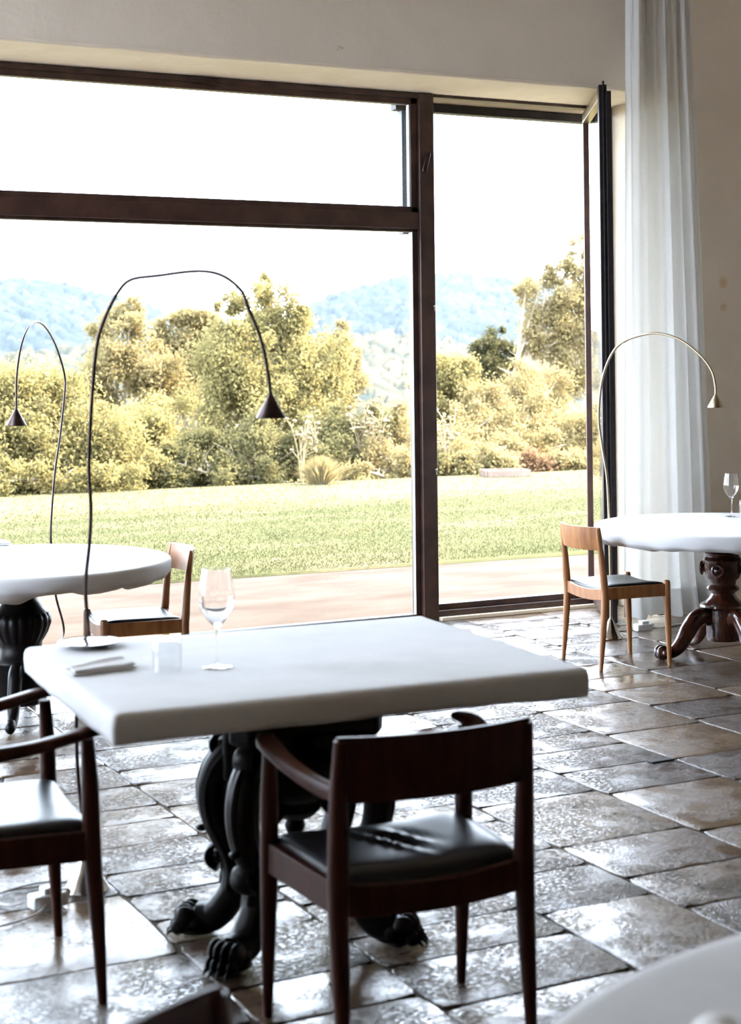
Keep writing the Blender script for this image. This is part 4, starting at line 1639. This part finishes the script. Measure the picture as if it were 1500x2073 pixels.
tree('garden_shrub', 'mid green shrub behind the dry umbel stalks left of the window post', 'shrub',
     [(660, 880, 50, 23.0), (700, 900, 50, 22.8), (740, 880, 50, 23.2), (690, 940, 40, 22.0), (630, 900, 40, 23)], 19800, 0.030, M['leaf_green'], seed=8, clump=0.2)
tree('garden_shrub', 'pale yellow scrub touching the window post on its left', 'shrub',
     [(790, 880, 50, 23.4), (830, 890, 50, 23.4), (770, 930, 35, 22.4), (810, 945, 32, 21.8), (850, 930, 40, 22.2), (720, 955, 24, 21.3)], 19800, 0.029, M['leaf_yellow'], seed=9, clump=0.2)
tree('garden_tree', 'round-topped bush tree just right of the window post', 'tree',
     [(900, 750, 45, 26), (925, 760, 40, 26), (885, 800, 45, 26), (930, 820, 45, 25.6), (880, 850, 40, 25.6)], 21600, 0.032, M['leaf_hedge'], seed=10, bark='bark_dark')
tree('conifer_tree', 'dark bushy conifer standing up in the middle of the open door', 'tree',
     [(1002, 690, 24, 29), (990, 720, 28, 29), (1015, 725, 28, 29), (966, 705, 12, 29), (972, 735, 22, 29), (1000, 765, 40, 29), (968, 770, 28, 29), (1042, 712, 12, 29), (1040, 745, 22, 29)], 21600, 0.030, M['leaf_dark'], bark='bark_dark', seed=11, branchy=False)
tree('garden_shrub', 'wide pale thicket across the open door under the conifer', 'shrub',
     [(950, 880, 55, 24.2), (1010, 880, 60, 24.2), (1070, 860, 60, 24.4), (1130, 870, 60, 24.4), (980, 830, 45, 25), (1050, 800, 50, 25.4), (1110, 790, 45, 25.6), (960, 920, 40, 23), (1040, 920, 45, 22.8), (1110, 920, 42, 22.8), (1180, 900, 50, 23.4), (1220, 880, 50, 24)], 54000, 0.030, M['leaf_yellow'], seed=12, clump=0.2)
tree('birch_tree', 'tall golden birch with pale slanting trunk at the right of the open door', 'tree',
     [(1090, 610, 48, 27), (1140, 590, 50, 27), (1180, 560, 45, 27), (1110, 670, 50, 27), (1165, 660, 55, 27), (1215, 640, 55, 27), (1175, 500, 24, 27), (1190, 470, 16, 27), (1150, 740, 55, 27), (1205, 730, 55, 27), (1120, 560, 22, 27), (1065, 590, 22, 27), (1075, 690, 26, 27), (1240, 560, 40, 27)], 34200, 0.035, M['leaf_yellow'], base=(16.2, 27, -0.6), seed=13, trunk_r=0.07)
for k, (x, y, rp, lf, lb) in enumerate(((700, 968, 0, 'leaf_green', None), (905, 950, 26, 'leaf_green', 'low dark green shrub at the foot of the dry stalks right of the post'),
                                        (935, 945, 24, 'leaf_pale', 'low pale shrub left of the wooden planter'),
                                        (1010, 938, 24, 'leaf_pale', 'whitish flowering shrub behind the wooden planter'),
                                        (1092, 938, 20, 'leaf_red', 'low plant with reddish flower spikes right of the planter'),
                                        (1165, 942, 24, 'leaf_pale', 'pale low plant near the door leaf at the lawn edge'))):
    if not lb:
        continue
    tree('flowering_shrub', lb, 'shrub', [(x - rp, y, rp, 21.2), (x + rp * 0.6, y + 2, rp, 21.2), (x - rp * 0.2, y - rp * 0.4, rp * 0.8, 21.3)], 3600, 0.032, M[lf], bark='bark_dark', seed=30 + k, branchy=False, trunk_r=0.015, clump=0.25)


def umbel(px, py, top, spread, n, label, seed):
    r = random.Random(seed)
    b = at_z(px, py, 0)
    t = empty('dry_umbel_plant', b)
    tag(t, label, 'plant', 'dry umbel stalks at the lawn edge')
    dep = (b - EYE).dot(CF)
    hgt = (py - top) * dep / FPX
    sp = spread * dep / FPX
    stems = MB()
    for k in range(n):
        a = r.uniform(0, 6.28)
        e = Vector((sp * r.uniform(-1, 1), 0.5 * sp * math.sin(a), hgt * r.uniform(0.6, 1.0)))
        m1 = Vector((e.x * 0.4, e.y * 0.4, e.z * 0.55))
        P = smoothpath([(e.x * 0.08, e.y * 0.08, 0), m1, e], 4)
        stems.tube(P, [0.012 - 0.007 * i / (len(P) - 1) for i in range(len(P))], 5)
        for q in range(4):
            s = P[r.randrange(3, len(P))]
            e2 = s + Vector((r.uniform(-1, 1), r.uniform(-1, 1), r.uniform(0.6, 1.4))) * (0.16 * hgt)
            stems.tube([s, (s + e2) / 2 + Vector((0, 0, 0.01)), e2], [0.008, 0.007, 0.005], 5)
            hd = MB().ball(e2, 0.030 + 0.014 * r.random(), 12, 8, (1, 1, 0.6))
            hd.v = [tuple(Vector(p) + (Vector(p) - e2) * (0.9 * noise.noise(Vector(p) * 60) - 0.25)) for p in hd.v]
            hd.build('seed_head', M['stalk'], t, angle=180)
    stems.build('stem', M['stalk'], t)
    return t


umbel(612, 975, 845, 32, 5, 'thin dry umbel plant below and right of the hanging lamp shade', 1)
umbel(634, 968, 838, 12, 3, 'straight dry umbel stalk right of the lamp shade', 2)
umbel(735, 955, 835, 34, 9, 'bushy dry umbel clump left of the window post', 3)
umbel(762, 955, 815, 34, 9, 'tall dry umbel clump nearest the window post on its left', 4)
umbel(903, 960, 845, 30, 10, 'pale dry umbel clump seen through the door right of the post', 5)


def grass_tuft(px, py, hpx, wpx, label, seed):
    r = np.random.default_rng(seed)
    b = at_z(px, py, 0)
    dep = (b - EYE).dot(CF)
    h, wd = hpx * dep / FPX, wpx * dep / FPX
    n = 1500
    me_v, me_f, tones = [], [], []
    for i in range(n):
        a, q = r.uniform(0, 6.283), abs(r.normal()) * 0.42
        x0, y0 = 0.35 * wd * q * math.cos(a), 0.35 * wd * q * math.sin(a)
        x1, y1 = wd * q * math.cos(a), wd * q * math.sin(a)
        z1 = h * max(0.25, 1.05 - 0.45 * q * q) * r.uniform(0.7, 1.0)
        k = len(me_v)
        s = 0.006
        ang = r.uniform(0, 6.283)
        dx, dy = s * math.cos(ang), s * math.sin(ang)
        mx, my, mz = (x0 * 0.5 + x1 * 0.5), (y0 * 0.5 + y1 * 0.5), z1 * 0.65
        me_v += [(x0 - dx, y0 - dy, 0), (x0 + dx, y0 + dy, 0), (mx + dx, my + dy, mz), (mx - dx, my - dy, mz), (x1 * 1.1, y1 * 1.1, z1)]
        me_f += [(k, k + 1, k + 2, k + 3), (k + 3, k + 2, k + 4)]
        tones += [r.uniform(0, 1)] * 5
    me = bpy.data.meshes.new('grass_tuft')
    me.from_pydata(me_v, [], me_f)
    at = me.attributes.new('tone', 'FLOAT', 'POINT')
    at.data.foreach_set('value', np.array(tones, dtype=np.float32))
    me.materials.append(M['straw'])
    o = bpy.data.objects.new('grass_tuft', me)
    COL.objects.link(o)
    o.location = b
    return tag(o, label, 'grass')


grass_tuft(650, 980, 58, 62, 'tuft of tall straw-coloured grass at the lawn edge below the umbel stalks', 5)

# low raised planter box at the lawn edge
pq, pr_ = at_z(988, 967, 0), at_z(1073, 965, 0)
plb = empty('planter_box', ((pq + pr_) / 2))
tag(plb, 'low wooden raised planter box at the far edge of the lawn', 'planter')
plb.rotation_euler = (0, 0, math.atan2((pr_ - pq).y, (pr_ - pq).x))
L_ = (pr_ - pq).length / 2
for (y0, y1) in ((-0.02, 0.02), (0.42, 0.46)):
    MB().box(-L_, L_, y0, y1, 0, 0.10).build('board', M['planter'], plb, bevel=0.006)
for s in (-1, 1):
    MB().box(s * L_ - 0.02, s * L_ + 0.02, 0.02, 0.42, 0, 0.10).build('board', M['planter'], plb, bevel=0.006)
MB().box(-L_ + 0.02, L_ - 0.02, 0.02, 0.42, 0, 0.075).build('soil', M['earth'], plb)

# blades standing up from the lawn
def lawn_blades():
    r = np.random.default_rng(3)
    n = 110000
    y = 11.66 + (20.85 - 11.66) * r.uniform(0, 1, n) ** 1.1
    az = np.radians(r.uniform(11, 37, n))
    x = y * np.tan(az)
    C = np.stack([x, y, np.full(n, 0.012)], 1)
    pn = np.array([noise.noise(Vector((a * 0.5, b * 1.3, 0))) for a, b in zip(x[::1], y[::1])])
    tones = np.clip(0.45 + 0.7 * pn + r.normal(size=n) * 0.18 + 0.35 * (y > 18.6), 0, 1)
    o = cards('lawn_grass', C, 0.013, M['blade'], None, tones, up_bias=0.7, aspect=0.22, seed=9)
    return tag(o, 'short mown grass of the lawn outside the window', 'grass', kind='stuff')


lawn_blades()


# ------------------------------------------------------------------ wooded hills
def worley(x, y, seed):
    r = np.random.default_rng(seed)
    G = 512
    jx, jy, jv = r.uniform(0, 1, (G, G)), r.uniform(0, 1, (G, G)), r.uniform(0, 1, (G, G))
    ix, iy = np.floor(x).astype(int), np.floor(y).astype(int)
    best = np.full(x.shape, 9.0)
    val = np.zeros(x.shape)
    for dx in (-1, 0, 1):
        for dy in (-1, 0, 1):
            cx, cyy = ix + dx, iy + dy
            px = cx + jx[cx % G, cyy % G]
            py = cyy + jy[cx % G, cyy % G]
            d = np.hypot(x - px, y - py)
            mk = d < best
            best = np.where(mk, d, best)
            val = np.where(mk, jv[cx % G, cyy % G], val)
    return best, val


def hill(name, ridge, y_near, y_far, z_near, m, tree_size, seed, rows=190, cols_=640):
    """ridge: list of (px, py) skyline; surface climbs from z_near at y_near to the ridge at y_far"""
    xs = np.linspace(-140, 1420, cols_)
    rp = np.array(ridge, float)
    ry = np.interp(xs, rp[:, 0], rp[:, 1])
    V, T = [], []
    for j in range(rows + 1):
        f = j / rows
        Y = y_near + (y_far - y_near) * f
        row = []
        for k in range(cols_):
            d = ray(xs[k], 746)
            x = d.x / d.y * Y
            d2 = ray(xs[k], ry[k])
            zr = EYE.z + d2.z / d2.y * y_far
            z = z_near + (zr - z_near) * (f ** 0.9)
            row.append((x, Y, z))
        V.append(row)
    # far side falls away
    last = [(x * 1.06, Yy * 1.06, z - 30) for x, Yy, z in V[-1]]
    V = np.array(V)
    d1, v1 = worley(V[..., 0] / tree_size, V[..., 1] / tree_size, seed)
    d2, v2 = worley(V[..., 0] / (tree_size * 4), V[..., 1] / (tree_size * 4), seed + 1)
    V[..., 2] += tree_size * 0.75 * (np.clip(1 - d1 ** 2, 0, 1) * (0.5 + 0.8 * v1) - 0.6)
    V[..., 2] += tree_size * 0.5 * (1 - d2)
    T = np.clip(0.65 * v1 + 0.35 * v2, 0, 1)
    V = np.concatenate([V, np.array(last)[None]], 0)
    T = np.concatenate([T, T[-1:]], 0)
    R_, Cc = V.shape[:2]
    idx = np.arange(R_ * Cc).reshape(R_, Cc)
    F = np.stack([idx[:-1, :-1], idx[:-1, 1:], idx[1:, 1:], idx[1:, :-1]], -1).reshape(-1, 4)
    me = bpy.data.meshes.new(name)
    me.from_pydata(V.reshape(-1, 3).tolist(), [], F.tolist())
    at = me.attributes.new('tone', 'FLOAT', 'POINT')
    at.data.foreach_set('value', T.astype(np.float32).ravel())
    me.materials.append(m)
    me.shade_smooth()
    o = bpy.data.objects.new(name, me)
    COL.objects.link(o)
    return structure(o)


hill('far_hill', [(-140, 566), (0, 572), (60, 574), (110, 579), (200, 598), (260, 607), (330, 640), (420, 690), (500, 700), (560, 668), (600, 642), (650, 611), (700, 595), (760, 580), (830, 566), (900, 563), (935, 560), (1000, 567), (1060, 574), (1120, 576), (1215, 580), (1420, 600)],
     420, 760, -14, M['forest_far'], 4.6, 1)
hill('near_slope', [(-140, 700), (0, 742), (60, 722), (130, 714), (200, 705), (300, 700), (500, 700), (640, 690), (700, 684), (760, 682), (840, 690), (900, 700), (1000, 716), (1100, 720), (1300, 716), (1420, 710)],
     120, 300, -22, M['forest_mid'], 2.6, 5)
structure(MB().add([(-300, 25.9, -0.49), (600, 25.9, -0.49), (900, 430, -16), (-500, 430, -16)], [(0, 1, 2, 3)]).build('valley_ground', M['earth'], smooth=False))

# thin sunlit haze over the valley
hz = MB().box(-700, 1400, 60, 1200, -40, 160).build('valley_haze', M['earth'], smooth=False)
hm_ = bpy.data.materials.new('valley_haze')
hm_.use_nodes = True
hm_.node_tree.nodes.clear()
ho = N(hm_.node_tree, 'ShaderNodeOutputMaterial')
hv = N(hm_.node_tree, 'ShaderNodeVolumeScatter', i_Density=0.00007)
hv.inputs['Color'].default_value = (0.78, 0.90, 1.0, 1)
hm_.node_tree.links.new(hv.outputs[0], ho.inputs['Volume'])
hz.data.materials.clear()
hz.data.materials.append(hm_)
tag(hz, 'pale blue haze hanging over the wooded valley', 'haze', kind='stuff')
